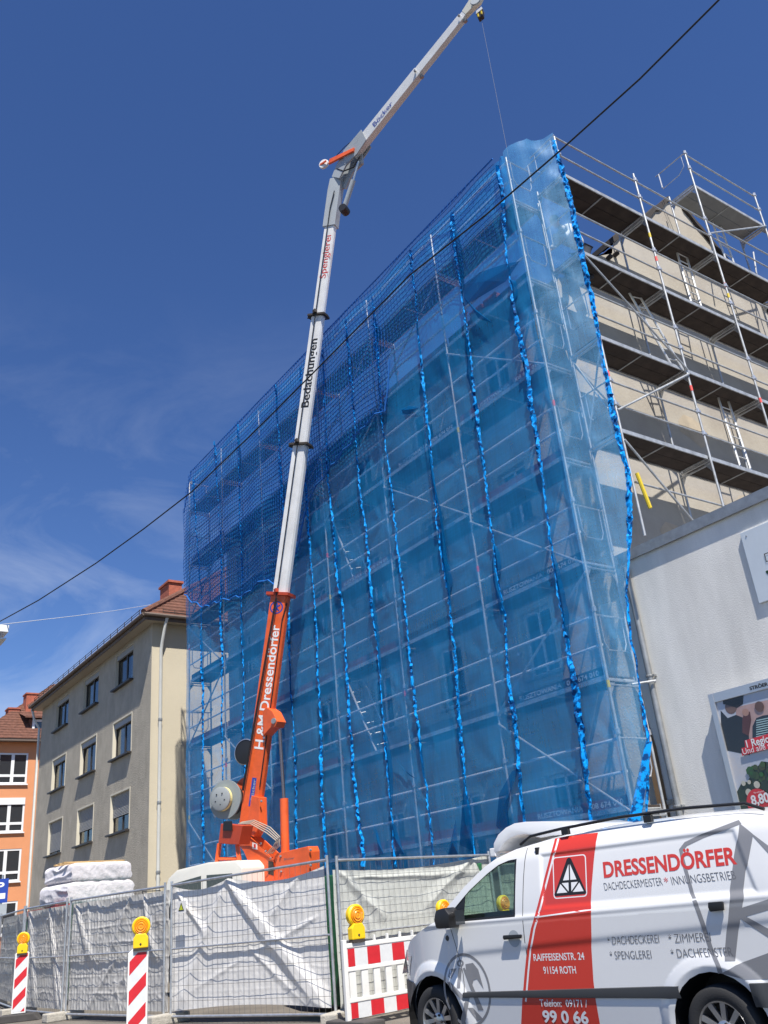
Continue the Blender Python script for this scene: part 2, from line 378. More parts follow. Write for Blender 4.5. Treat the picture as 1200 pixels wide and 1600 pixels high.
# ------------------------------------------------------------------ the house under repair (behind the net)
HX0, HX1, HY = -25.3, -9.5, 12.05
PK = (17.6, 17.3)     # ridge Y, Z
house = thing('town_house', 'tall beige house under repair behind the blue netting with its roof torn open', 'building', (-17.4, 12.05, 0))
rows = [(1.95, 3.25), (5.05, 6.35), (8.12, 9.45), (11.0, 12.3)]
cols = [-11.65, -14.35, -17.0, -19.6, -22.2, -24.1]
winw = 0.42
def wall_with_holes(poly, holes, fn): return sheet2d([poly] + holes, fn)
holes = [[(cx - winw, a), (cx + winw, a), (cx + winw, b), (cx - winw, b)] for cx in cols for a, b in rows]
mb = MB(); vs, fs = wall_with_holes([(HX0, 0), (HX1, 0), (HX1, 12.85), (HX0, 12.85)], holes, lambda u, v: (u, HY, v)); mb.add(vs, fs)
mb.build('front_wall', M_facgrey, house, fixn=False)
slope = (PK[1] - 12.85) / (PK[0] - HY)
gp = [(HY, 0), (23.1, 0), (23.1, 12.85), (PK[0] + 0.15, PK[1]), (PK[0] - 0.5, PK[1] - 0.08), (14.35, 14.75), (14.2, 14.35), (13.45, 13.95), (13.2, 13.3), (HY, 12.85)]
for xg in (HX1, HX0): MB().add([(xg, y, z) for y, z in gp], [tuple(range(len(gp)))]).build('gable_wall', M_gable, house, fixn=False)
mb = MB(); mb.add([(HX0, 23.1, 0), (HX1, 23.1, 0), (HX1, 23.1, 12.85), (HX0, 23.1, 12.85)], [(0, 1, 2, 3)]); mb.build('rear_wall', M_facgrey, house)
wme = []
fr = MB()
for (a, b, c, d) in ((-winw, -winw + 0.07, 0, 1), (winw - 0.07, winw, 0, 1), (-0.03, 0.03, 0, 1)): fr.bb(a, b, -0.03, 0.03, c * 1.3, d * 1.3)
fr.bb(-winw + 0.07, winw - 0.07, -0.03, 0.03, 0, 0.07); fr.bb(-winw + 0.07, winw - 0.07, -0.03, 0.03, 1.23, 1.3)
frm = fr.mesh('window', M_wframe)
pnm = MB().bb(-winw + 0.06, winw - 0.06, 0.0, 0.012, 0.05, 1.25).mesh('pane', M_glass)
slm = MB().bb(-winw - 0.06, winw + 0.06, -0.2, 0.0, -0.05, 0.0).mesh('sill', M_zinc)
svm = MB()
for sx in (-1, 1): svm.bb(sx * winw, sx * (winw - 0.012), -0.125, 0.0, 0, 1.3)
svm.bb(-winw, winw, -0.125, 0, 1.288, 1.3)
svm = svm.mesh('reveal', M_facgrey)
arm = MB()
for sx in (-1, 1): arm.bb(sx * winw, sx * (winw + 0.12), -0.15, -0.12, -0.0, 1.3)
arm.bb(-winw - 0.12, winw + 0.12, -0.15, -0.12, 1.3, 1.42); arm = arm.mesh('surround', M_reveal)
for cx in cols:
    for a, b in rows:
        w = link('window', frm, house, loc=(cx, HY + 0.13, a))
        link('pane', pnm, w); link('sill', slm, w); link('reveal', svm, w); link('surround', arm, w)
# torn roof: rafters, battens, remaining tiles, dark verge
rf = MB()
rfl = [(HX0 + 0.05, 12.0, 12.85), (-12.6, 12.0, 12.85), (-12.6, PK[0], PK[1] + 0.1), (HX0 + 0.05, PK[0], PK[1] + 0.1)]
def roofpt(x, t): return V(x, lerp(11.85, PK[0], t), lerp(12.7, PK[1] + 0.12, t))
P = [[roofpt(lerp(HX0 - 0.1, -10.4, i / 40), j / 24) + V(0, 0, 0.03 * (j % 2)) for j in range(25)] for i in range(41)]
rf.grid(P)
P = [[V(lerp(HX0 - 0.1, HX1, i), lerp(23.4, PK[0], j), lerp(12.6, PK[1] + 0.12, j)) for j in (0, 1)] for i in (0, 1)]
rf.grid(P); rf.build('roof', M_tile, house)
vg = MB()
def ragged(y0, z0, y1, z1, n, amp):
    pts = []
    for i in range(n + 1):
        t = i / n; pts.append(V(HX1, lerp(y0, y1, t), lerp(z0, z1, t) + amp * (random.random() - 0.3)))
    return pts
top = ragged(14.3, 14.75, PK[0] - 0.4, PK[1], 18, 0.10)
for a, b in zip(top, top[1:]):
    vg.add([a + V(0.05, 0, -0.06), b + V(0.05, 0, -0.06), b + V(0.05, 0, 0.10), a + V(0.05, 0, 0.10), a + V(-0.6, 0, -0.06), b + V(-0.6, 0, -0.06), b + V(-0.6, 0, 0.08), a + V(-0.6, 0, 0.08)],
           [(0, 1, 2, 3), (4, 5, 6, 7), (0, 1, 5, 4), (3, 2, 6, 7), (0, 3, 7, 4), (1, 2, 6, 5)])
vg.build('verge', M_dark, house); vg = MB()
top = ragged(PK[0] + 0.1, PK[1] + 0.02, 23.2, 12.75, 26, 0.05)
for a, b in zip(top, top[1:]):
    vg.add([a + V(0.08, 0, -0.1), b + V(0.08, 0, -0.1), b + V(0.08, 0, 0.05), a + V(0.08, 0, 0.05), a + V(-0.6, 0, -0.1), b + V(-0.6, 0, -0.1), b + V(-0.6, 0, 0.05), a + V(-0.6, 0, 0.05)],
           [(0, 1, 2, 3), (4, 5, 6, 7), (0, 1, 5, 4), (3, 2, 6, 7), (0, 3, 7, 4), (1, 2, 6, 5)])
vg.build('verge', M_dark, house)
rb = MB()
for k in range(5):
    y = 13.0 + k * 0.33; z = 13.1 + k * 0.28
    rb.tube([(HX1 - 0.9, y, z + 0.1), (HX1 + 0.12, y + random.uniform(-.1, .1), z + random.uniform(-.05, .25))], 0.06, 5)
rb.add([(HX1 - 0.1, 12.3, 12.9), (HX1 - 0.1, 14.2, 14.5), (HX1 - 1.2, 14.2, 14.6), (HX1 - 1.2, 12.3, 12.95)], [(0, 1, 2, 3)])
rb.build('rafter_ends', M_dark, house)
# render patches on the gable wall
pt = MB(); pc = random.Random(3)
for k in range(7):
    cy = 12.6 + k * 1.35 + pc.uniform(-.3, .3); cz = 6.8 + pc.uniform(0, 7.5)
    if cz > 12.5: cz = 9.0
    pr_ = [(cy + (0.35 + 0.25 * pc.random()) * math.cos(t * 0.7), cz + (0.22 + 0.2 * pc.random()) * math.sin(t * 0.7)) for t in range(9)]
    MB().add([(HX1 + 0.004 + k * .0006, y, z) for y, z in pr_], [tuple(range(9))]).build('render_patch', mat('fresh_render', (0.50, 0.42, 0.32), 0.95, var=0.25, vscale=2), house, fixn=False)

# ------------------------------------------------------------------ white low building on the right with its signs
wb = thing('shop_building', 'low white rendered building with dark roof edge to the right of the netting', 'building', (-4, 12, 0))
WZ = 6.46
mb = MB(); mb.bb(HX1 + 0.03, 6, 12.0, 24, 0, WZ); mb.build('wall', M_white, wb)
mb = MB(); mb.bb(HX1 + 0.035, 6.1, 11.975, 24.1, WZ + 0.02, WZ + 0.10); mb.build('roof', M_coping, wb)
mb = MB(); mb.bb(HX1 + 0.04, 6.1, 11.94, 11.975, WZ - 0.04, WZ + 0.14); mb.build('fascia', M_zinc, wb)
dp = MB(); dp.tube([(-9.19, 11.90, 6.3), (-9.21, 11.92, 5.95), (-9.2, 11.93, 5.6), (-9.19, 11.93, 0.1)], 0.052, 12)
dpo = dp.build('downpipe', M_zinc, wb, smooth=True)
for z in (2.35, 4.4):
    MB().lathe([(0.062, -0.02), (0.066, 0), (0.062, 0.02)], (-9.2, 11.93, z), (0, 0, 1), 12).bb(-9.14, -9.11, 11.93, 12.0, z - .015, z + .015).build('pipe_clip', M_zinc, dpo)
# exposed brick corner left of the pipe
bc = MB(); bc.add([(-9.62, 11.985, 0), (-9.42, 11.985, 0), (-9.41, 11.985, 3.3), (-9.47, 11.985, 3.7), (-9.62, 11.985, 3.9)], [(0, 1, 2, 3, 4)])
bc.build('corner_patch', mat('raw_brown_render', (0.24, 0.15, 0.08), 0.95, var=0.3), wb, fixn=False)
mb = MB(); mb.bb(-9.42, -9.3, 11.97, 12.0, 2.4, 2.47); mb.build('ledge', M_conc, wb)
# city light poster
pb = thing('poster_case', 'aluminium poster case with a railway fare advert on the white wall', 'billboard', (-6.4, 12, 1.2))
PX0, PX1, PZ0, PZ1, PD = -8.14, -4.55, 1.15, 3.84, 0.14
mb = MB(); mb.bb(PX0 + .02, PX1 - .02, 12 - PD + .03, 12.0, PZ0 + .02, PZ1 - .02); mb.build('case', M_zinc, pb)
fr = MB(); y0, y1 = 12 - PD - 0.03, 12 - PD + 0.03
fr.bb(PX0, PX0 + 0.09, y0, y1, PZ0, PZ1); fr.bb(PX1 - 0.09, PX1, y0, y1, PZ0, PZ1)
fr.bb(PX0 + 0.09, PX1 - 0.09, y0 + .004, y1, PZ1 - 0.14, PZ1); fr.bb(PX0 + 0.09, PX1 - 0.09, y0 + .004, y1, PZ0, PZ0 + 0.1)
fro = fr.build('frame', mat('alu_frame', (0.62, 0.62, 0.62), 0.35, metal=0.7), pb, bevel=0.006)
YP = 12 - PD + 0.0
text_mb(MB(), 'STRÖER', lambda u, v: (u, y0 - .001, v), -7.42, -7.12, PZ1 - 0.10, 0.05, bold=0.03).build('maker_plate', M_black, fro, fixn=False)
ps = MB(); ps.add([(PX0 + .09, YP, PZ0 + .1), (PX1 - .09, YP, PZ0 + .1), (PX1 - .09, YP, PZ1 - .14), (PX0 + .09, YP, PZ1 - .14)], [(0, 1, 2, 3)])
pos = ps.build('poster', mat('poster_sky', (0.33, 0.42, 0.55), 0.25, var=0.2, vscale=1.5, coat=0.6, col2=(0.55, 0.50, 0.47)), pb, fixn=False)
PMAT = {}
def pcol(c, r=0.25):
    return mat('poster_ink_%d_%d_%d' % tuple(int(v * 255) for v in c), c, r, coat=0.5, var=0.18, vscale=5)
lay = [0]
def flat(name, polys, c, parent=pos, step=None):
    lay[0] += 1; y = YP - 0.0006 * lay[0]
    vs, fs = sheet2d(polys, lambda u, v: (u, y, v)); return MB().add(vs, fs).build(name, pcol(c), parent, fixn=False)
def P_(px, py): p = atY(px, py, YP); return (p.x, p.z)
def PP(*l): return [P_(*q) for q in l]
flat('picture', [PP((1150, 1160), (1215, 1145), (1215, 1090), (1150, 1105))], (0.45, 0.30, 0.27))
flat('picture', [PP((1132, 1172), (1172, 1180), (1170, 1145), (1163, 1122), (1150, 1117), (1137, 1122), (1126, 1110), (1127, 1140))], (0.02, 0.022, 0.026))
flat('picture', [circ(*P_(1142, 1105), 0.10, 14)], (0.16, 0.10, 0.08)); flat('picture', [PP((1130, 1100), (1152, 1106), (1161, 1100), (1162, 1084), (1140, 1085), (1129, 1091))], (0.02, 0.015, 0.012))
flat('picture', [PP((1160, 1145), (1170, 1150), (1174, 1125), (1172, 1112), (1163, 1112), (1160, 1125))], (0.10, 0.035, 0.03))
flat('picture', [circ(*P_(1165, 1113), 0.055, 14)], (0.42, 0.24, 0.18))
flat('picture', [PP((1176, 1160), (1215, 1152), (1215, 1115), (1192, 1118), (1182, 1122), (1176, 1135))], (0.02, 0.03, 0.04))
for k in range(8):
    flat('picture', [stroke([P_(1182, 1126 + k * 3.6), P_(1206, 1121 + k * 3.6)], 0.014)], (0.35, 0.5, 0.5))
flat('picture', [circ(*P_(1187, 1104), 0.075, 14)], (0.13, 0.07, 0.05))
flat('picture', [PP((1152, 1290), (1230, 1280), (1230, 1195), (1195, 1190), (1180, 1200), (1168, 1222), (1160, 1222), (1148, 1245))], (0.02, 0.035, 0.02))
rt = random.Random(9)
for k in range(16):
    flat('picture', [circ(*P_(1172 + rt.random() * 34, 1193 + rt.random() * 28), 0.03 + 0.04 * rt.random(), 7)], (0.02 + .04 * rt.random(), 0.06 + .05 * rt.random(), 0.02))
for px, py, r in ((1163, 1224, .035), (1171, 1238, .05), (1184, 1226, .05), (1172, 1222, .03)): flat('picture', [circ(*P_(px, py), r, 14)], (0.55, 0.52, 0.42))
flat('banner', [PP((1166, 1170), (1225, 1154), (1225, 1140), (1165, 1157))], (0.62, 0.02, 0.03))
flat('banner', [PP((1161, 1181), (1225, 1164), (1225, 1152), (1160, 1169))], (0.62, 0.02, 0.03))
flat('banner', [circ(*P_(1187, 1254), 0.19, 28)], (0.60, 0.02, 0.03))
ux = lambda a, b: (P_(*a)[0], P_(*b)[0])
M_pw = mat('poster_white_ink', (0.8, 0.78, 0.76), 0.4)
def ptext(s, a, b, cap, bold=0.0):
    lay[0] += 1; y = YP - 0.0006 * lay[0] - 0.001
    (u0, z0), (u1, z1) = P_(*a), P_(*b)
    text_mb(MB(), s, lambda u, v: (u, y, v + (z1 - z0) * (u - u0) / (u1 - u0)), u0, u1, z0, cap, bold=bold).build('lettering', M_pw, pos, fixn=False)
ptext('1 Region.', (1169, 1168), (1214, 1157), 0.105, 0.02); ptext('Und alle tanken', (1163, 1179), (1232, 1163), 0.085)
ptext('8,80', (1177, 1258), (1205, 1252), 0.13, 0.03); ptext('Hin und zurück', (1180, 1240), (1196, 1237), 0.025); ptext('pro Person', (1184, 1266), (1196, 1263), 0.025)
# white plaque with a green plant
pl = thing('sign_board', 'square white sign board with a dark green plant high on the white wall', 'sign', (-6.3, 12, 4.95))
mb = MB(); mb.bb(-6.99, -5.75, 11.955, 11.995, 4.95, 6.08); mb.build('board', mat('sign_board', (0.60, 0.655, 0.70), 0.35, var=0.04), pl, bevel=0.004)
for px, py in ((1169, 845),):
    p = atY(px, py, 11.953); MB().lathe([(0.012, 0), (0.01, 0.006)], (-6.9, 11.953, 6.0), (0, -1, 0), 10).build('screw', M_zinc, pl)
lf = MB(); M_leaf = mat('leaf_print', (0.012, 0.06, 0.022), 0.5, var=0.3, vscale=30)
yy = [11.952]
def leafshape(cx, cz, ang, l, w):
    yy[0] -= 0.0006
    P = [(0, 0), (l * .25, w * .45), (l * .6, w * .5), (l * .9, w * .25), (l, 0), (l * .9, -w * .25), (l * .6, -w * .5), (l * .25, -w * .45)]
    c, s = math.cos(R(ang)), math.sin(R(ang))
    MB().add([(cx + u * c - v * s, yy[0], cz + u * s + v * c) for u, v in P], [tuple(range(8))]).build('leaf', M_leaf, pl, fixn=False)
for q in ((-6.62, 5.28, 145, .16, .075), (-6.6, 5.16, 165, .15, .07), (-6.60, 5.35, 100, .2, .08), (-6.55, 5.25, 60, .2, .08), (-6.5, 5.2, 20, .2, .08), (-6.55, 5.42, 75, .16, .07), (-6.5, 5.1, -20, .17, .07)): leafshape(*q)
bx_ = MB()
for a in ((-6.70, 5.58), (-6.35, 5.58)): bx_.add([(a[0], 11.948, 5.5), (a[0] + .012, 11.948, 5.5), (a[0] + .012, 11.948, 5.62), (a[0], 11.948, 5.62)], [(0, 1, 2, 3)])
for z in (5.5, 5.62): bx_.add([(-6.70, 11.948, z), (-6.338, 11.948, z), (-6.338, 11.948, z + .012), (-6.70, 11.948, z + .012)], [(0, 1, 2, 3)])
bx_.build('name_frame', M_dkframe, pl, fixn=False)

# ------------------------------------------------------------------ scaffolding
LV = [2.40 + 2.0 * k for k in range(7)]
SY, SYI = 11.03, 11.76
PX = [-26.03, -23.43, -20.75, -17.38, -14.72, -11.97, -9.32]
def deck_mesh(L):
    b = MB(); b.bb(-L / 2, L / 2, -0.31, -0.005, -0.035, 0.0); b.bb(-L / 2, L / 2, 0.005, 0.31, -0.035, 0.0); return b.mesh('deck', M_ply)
def deckrail_mesh(L):
    b = MB()
    for y in (-0.322, 0.322): b.bb(-L / 2, L / 2, y - 0.011, y + 0.011, -0.065, 0.012)
    b.bb(-L / 2, -L / 2 + 0.03, -0.31, 0.31, -0.055, -0.037); b.bb(L / 2 - 0.03, L / 2, -0.31, 0.31, -0.055, -0.037); b.bb(-0.015, 0.015, -0.31, 0.31, -0.05, -0.037)
    return b.mesh('edge_rail', M_steel)
_mesh = {}
def pole_mesh(L, r=0.024):
    k = ('pole', round(L, 2), r)
    if k not in _mesh:
        b = MB().tube([(0, 0, 0), (0, 0, L)], r, 10)
        _mesh[k] = b.mesh('pole', M_steel, smooth=True)
    return _mesh[k]
M_rail = mat('bright_rail_zinc', (0.80, 0.81, 0.82), 0.45, metal=0.15, var=0.15, vscale=3)
def rail_mesh(L, r=0.019, m=None):
    k = ('rail', round(L, 2), r)
    if k not in _mesh:
        b = MB().tube([(0, 0, 0), (L, 0, 0)], r, 8); _mesh[k] = b.mesh('guard_rail', m or M_steel, smooth=True)
    return _mesh[k]
coup = MB().lathe([(0.03, -0.05), (0.042, -0.04), (0.042, 0.04), (0.03, 0.05)], (0, 0, 0), (0, 0, 1), 8).box((0.05, 0, 0), (0.07, 0.035, 0.05)).mesh('coupler', M_galv)
bandm = {c: MB().lathe([(0.0275, -0.06), (0.0275, 0.06)], (0, 0, 0), (0, 0, 1), 10, cap=False).mesh('colour_band', m) for c, m in (('r', mat('marker_red', (0.85, 0.10, 0.09), 0.6)), ('y', M_yel))}
def place_bar(name, parent, a, b, r=0.019, m=M_steel, n=8):
    a = Vector(a); b = Vector(b)
    return MB().tube([a, b], r, n).build(name, m, parent, smooth=True)
sc = thing('scaffold', 'steel frame scaffold along the street front behind the blue netting', 'scaffold', (-17.6, 11.4, 0))
ZT = 15.48
basem = MB().bb(-.08, .08, -.08, .08, 0, .012).tube([(0, 0, 0.01), (0, 0, 0.3)], 0.018, 8).mesh('base_jack', M_galv)
rnd = random.Random(5)
for i, x in enumerate(PX):
    for y in (SY, SYI):
        top = ZT if y == SY else LV[6] + 0.15
        p = link('pole', pole_mesh(top - 0.25), sc, loc=(x, y, 0.25)); bj = link('base_jack', basem, p, loc=(0, 0, -0.25))
        for k in range(7):
            if rnd.random() < 0.8: link('coupler', coup, p, loc=(0, 0, LV[k] - 0.25 - 0.9), rot=(0, 0, 0 if i < 6 else math.pi))
        if y == SY:
            for z, c in ((rnd.choice([2.2, 5.1, 6.9, 9.2]), 'r'), (rnd.choice([4.0, 8.1, 10.0]), 'y')): link('colour_band', bandm[c], p, loc=(0, 0, z))
    for k, z in enumerate(LV):
        b = MB(); b.bb(-0.025, 0.025, SY, SYI, -0.10, -0.07); b.bb(-0.025, 0.025, SY, SYI, -0.17, -0.15)
        for y, s in ((SY, 1), (SYI, -1)):
            b.add([(0.004, y, -0.12), (0.004, y + s * 0.16, -0.12), (0.004, y, -0.36), (-0.004, y, -0.12), (-0.004, y + s * 0.16, -0.12), (-0.004, y, -0.36)], [(0, 1, 2), (3, 5, 4), (0, 1, 4, 3), (1, 2, 5, 4), (0, 2, 5, 3)])
        if k == 0: tme = b.mesh('transom', M_galv)
        if ('tr' not in _mesh): _mesh['tr'] = tme
        link('transom', _mesh['tr'], sc, loc=(x, 0, z))
dms = {}
for i in range(6):
    x0, x1 = PX[i], PX[i + 1]; Lb = x1 - x0; key = round(Lb, 2)
    if key not in dms: dms[key] = (deck_mesh(Lb - 0.06), deckrail_mesh(Lb - 0.06))
    for k, z in enumerate(LV):
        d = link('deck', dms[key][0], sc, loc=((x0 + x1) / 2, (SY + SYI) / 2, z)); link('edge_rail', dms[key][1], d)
        for h in (0.5, 1.0): link('guard_rail', rail_mesh(Lb, .024, M_rail), sc, loc=(x0, SY + 0.035, z + h))
        if k in (1, 2, 3, 4, 5) and rnd.random() < 0.85:
            tb = MB(); tb.bb(-Lb / 2 + .04, Lb / 2 - .04, SY + 0.06, SY + 0.085, 0.015, 0.165)
            o = tb.build('toe_board', M_toe if rnd.random() < 0.6 else M_ply, sc); o.location = ((x0 + x1) / 2, 0, z)
            if (i, k) in ((5, 2), (5, 4), (3, 3), (5, 0), (5, 1), (4, 4)):
                text_mb(MB(), 'RUSZTOWANIA   008 674 010', lambda u, v: (u, SY + 0.057, v), -Lb / 2 + 0.55, Lb / 2 - 0.2, 0.045, 0.085, bold=0.02).build('lettering', M_refl, o, fixn=False)
    # bottom board with lettering
    if i in (3, 4, 5):
        tb = MB(); tb.bb(-Lb / 2 + .04, Lb / 2 - .04, SY + 0.06, SY + 0.085, 0.015, 0.165); o = tb.build('toe_board', M_toe, sc); o.location = ((x0 + x1) / 2, 0, LV[0])
        if i == 5: text_mb(MB(), 'RUSZTOWANIA   008 674 010', lambda u, v: (u, SY + 0.057, v), -Lb / 2 + 0.55, Lb / 2 - 0.2, 0.045, 0.085, bold=0.02).build('lettering', M_refl, o, fixn=False)
for (i, k, s) in ((5, 0, 1), (5, 2, 1), (5, 1, 0), (4, 3, 1), (3, 5, 0), (3, 4, 0), (0, 0, 1), (0, 2, 0), (0, 3, 1), (1, 1, 1), (2, 4, 0), (0, 4, 0), (5, 4, 1), (4, 5, 0)):
    a = (PX[i], SY - 0.03, LV[k] + (1.75 if s else -0.1)); b = (PX[i + 1], SY - 0.03, LV[k] + (-0.1 if s else 1.75))
    o = place_bar('diagonal_brace', sc, a, b, 0.021)
# end guard frames on the right end and left end
for x in (PX[-1], PX[0]):
    for z in LV[:7]:
        b = MB(); b.tube([(x, SY, z + 1.0), (x, SYI, z + 1.0)], 0.017, 6)
        b.tube([(x, SY + .10, z + 1.0), (x, SY + .10, z + .55), (x, SY + .17, z + .42), (x, SYI - .17, z + .42), (x, SYI - .10, z + .55), (x, SYI - .10, z + 1.0)], 0.012, 6)
        b.build('end_guard', M_galv, sc, smooth=True)
# aluminium ladders leaning inside the scaffold
def ladder(name, label, a, b, width, wd, group=None, n=8):
    a = Vector(a); b = Vector(b); wd = Vector(wd).normalized()
    t = thing(name, label, 'ladder', a, group=group)
    for s in (-1, 1): place_bar('stile', t, a + wd * (s * width / 2), b + wd * (s * width / 2), 0.024, M_alloyl, 6)
    for k in range(n):
        p = lerp(a, b, (k + 0.6) / n); place_bar('rung', t, p - wd * (width / 2), p + wd * (width / 2), 0.014, M_alloyl, 6)
    return t
M_alloyl = mat('ladder_aluminium', (0.72, 0.72, 0.70), 0.45, metal=0.4)
ladder('ladder', 'aluminium ladder behind the netting between the lower decks', (-16.0, 11.3, 4.42), (-17.15, 11.3, 6.55), 0.4, (0.3, 1, 0.2))
ladder('ladder', 'aluminium ladder behind the netting just under the hanging safety net', (-16.3, 11.3, 8.42), (-17.1, 11.3, 10.45), 0.4, (0.3, 1, 0.2))

# gable scaffold (bare steel, right)
GX, GXI = -8.48, -9.2
GY = [11.66, 14.2, 16.72, 19.65, 22.2]
GL = [6.62, 8.66, 10.66, 12.68, 14.68]
gs = thing('scaffold', 'bare steel scaffold with dark decks standing in front of the beige gable wall', 'scaffold', (-8.8, 16, WZ + 0.1))
GTOP = [15.62, 15.85, 17.85, 17.85, 15.8]
for i, y in enumerate(GY):
    for x in (GX, GXI):
        top = GTOP[i] if x == GX else (GTOP[i] - 0.9 if i != 1 else 15.6)
        p = link('pole', pole_mesh(top - WZ - 0.12), gs, loc=(x, y, WZ + 0.12))
        if x == GX:
            for z in GL + ([16.8] if i in (2, 3) else []):
                if z > WZ + 0.3:
                    for h in (0.5, 1.0):
                        if z + h < top: link('coupler', coup, p, loc=(0, 0, z + h - WZ - 0.12), rot=(0, 0, math.pi / 2))
            for zz, c in ((8.2 - i * .7, 'y'), (6.6 + i * 0.25, 'r'), (3.2 + i * .4, 'r')): link('colour_band', bandm[c], p, loc=(0, 0, zz))
    for z in GL[1:] + ([16.8] if i in (2, 3) else []):
        b = MB(); b.bb(GXI, GX, y - .025, y + .025, z - 0.10, z - 0.07); b.bb(GXI, GX, y - .025, y + .025, z - 0.17, z - 0.15)
        for xx, s in ((GXI, 1), (GX, -1)):
            b.add([(xx, y - .005, z - .12), (xx + s * .16, y - .005, z - .12), (xx, y - .005, z - .36), (xx, y + .005, z - .12), (xx + s * .16, y + .005, z - .12), (xx, y + .005, z - .36)], [(0, 1, 2), (3, 5, 4), (0, 1, 4, 3), (1, 2, 5, 4), (0, 2, 5, 3)])
        b.build('transom', M_galv, gs)
gd = {}
for i in range(4):
    y0, y1 = GY[i], GY[i + 1]; Lb = y1 - y0; key = ('g', round(Lb, 2))
    if key not in gd: gd[key] = (deck_mesh(Lb - 0.06), deckrail_mesh(Lb - 0.06))
    for z in GL[1:] + ([16.8] if i == 2 else []):
        if z == 14.68 and i == 3: continue
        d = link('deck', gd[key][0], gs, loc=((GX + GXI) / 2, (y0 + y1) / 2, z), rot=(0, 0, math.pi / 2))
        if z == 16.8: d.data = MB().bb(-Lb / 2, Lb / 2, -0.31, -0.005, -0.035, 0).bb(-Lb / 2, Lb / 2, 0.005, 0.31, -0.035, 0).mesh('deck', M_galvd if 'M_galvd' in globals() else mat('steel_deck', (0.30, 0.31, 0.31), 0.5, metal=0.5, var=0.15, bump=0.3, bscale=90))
        link('edge_rail', gd[key][1], d)
        for h in (0.5, 1.0): link('guard_rail', rail_mesh(Lb), gs, loc=(GX - 0.035, y0, z + h), rot=(0, 0, math.pi / 2))
    link('guard_rail', rail_mesh(Lb), gs, loc=(GX - 0.035, y0, GL[0] + 1.0), rot=(0, 0, math.pi / 2))
def gb(a, b, r=0.021): place_bar('diagonal_brace', gs, a, b, r)
gb((GX + .03, GY[0], 12.55), (GX + .03, GY[1], 10.6)); gb((GX + .03, GY[0], 8.4), (GX + .03, GY[1] - .6, 6.6)); gb((GX + .03, GY[0], 9.0), (GX + .03, GY[1], 10.5))
gb((GX + .03, GY[2], 15.2), (GX + .03, GY[3], 16.7)); gb((GXI, GY[3], 14.7), (GXI, GY[3] + .5, 16.6)); gb((GXI, GY[2] + 1.1, 14.75), (GXI, GY[2] + 1.5, 16.7))
for (y, z) in ((GY[2], 17.8), (GY[0], 15.55)):
    b = MB(); b.tube([(GX, y, z), (GXI - 0.2, y, z)], 0.014, 6); b.tube([(GXI - .1, y, z), (GXI - .1, y, z - .45)], 0.02, 6); b.tube([(GX - .12, y, z - .02), (GX - .12, y, z - .35), (GX - .3, y, z - .48), (GXI - .1, y, z - .5)], 0.010, 6)
    b.build('end_guard', M_galv, gs, smooth=True)
for z in GL[1:]:
    b = MB(); b.tube([(GX, GY[0], z + 1.0), (GXI, GY[0], z + 1.0)], 0.016, 6)
    b.tube([(GX - .12, GY[0], z + 1), (GX - .12, GY[0], z + .5), (GX - .2, GY[0], z + .42), (GXI + .2, GY[0], z + .42), (GXI + .12, GY[0], z + .5), (GXI + .12, GY[0], z + 1)], 0.011, 6)
    b.build('end_guard', M_galv, gs, smooth=True)
gb((GX, GY[0], 10.5), (GXI, GY[0], 8.8), 0.018); gb((GX, GY[0], 8.7), (GXI, GY[0], 10.5), 0.018)
place_bar('yellow_tube', gs, (GX + .05, GY[0] + .1, 7.75), (GX + .07, GY[0] + .22, 7.1), 0.035, M_yel)
place_bar('wall_tie', gs, (-9.25, 11.5, 4.25), (-9.1, 11.93, 4.3), 0.02, M_galv)
ladder('ladder', 'pale ladder on the gable scaffold between the third and fourth decks', (-8.75, 15.75, 12.7), (-8.95, 16.1, 14.75), 0.36, (0, 1, 0.0), n=8)
ladder('ladder', 'pale ladder on the gable scaffold right of the lowest visible deck', (-8.7, 15.75, 8.68), (-8.9, 16.0, 10.75), 0.36, (0, 1, 0.0), n=8)
ladder('ladder', 'thin ladder directly under the topmost grey deck of the gable scaffold', (-9.1, 18.6, 14.7), (-9.1, 18.45, 16.75), 0.36, (0, 1, 0), n=7)
ladder('ladder', 'aluminium ladder leaning beside the second pole of the gable scaffold', (-8.75, 14.45, 10.68), (-8.95, 13.8, 12.7), 0.34, (0, 1, 0.2), n=8)

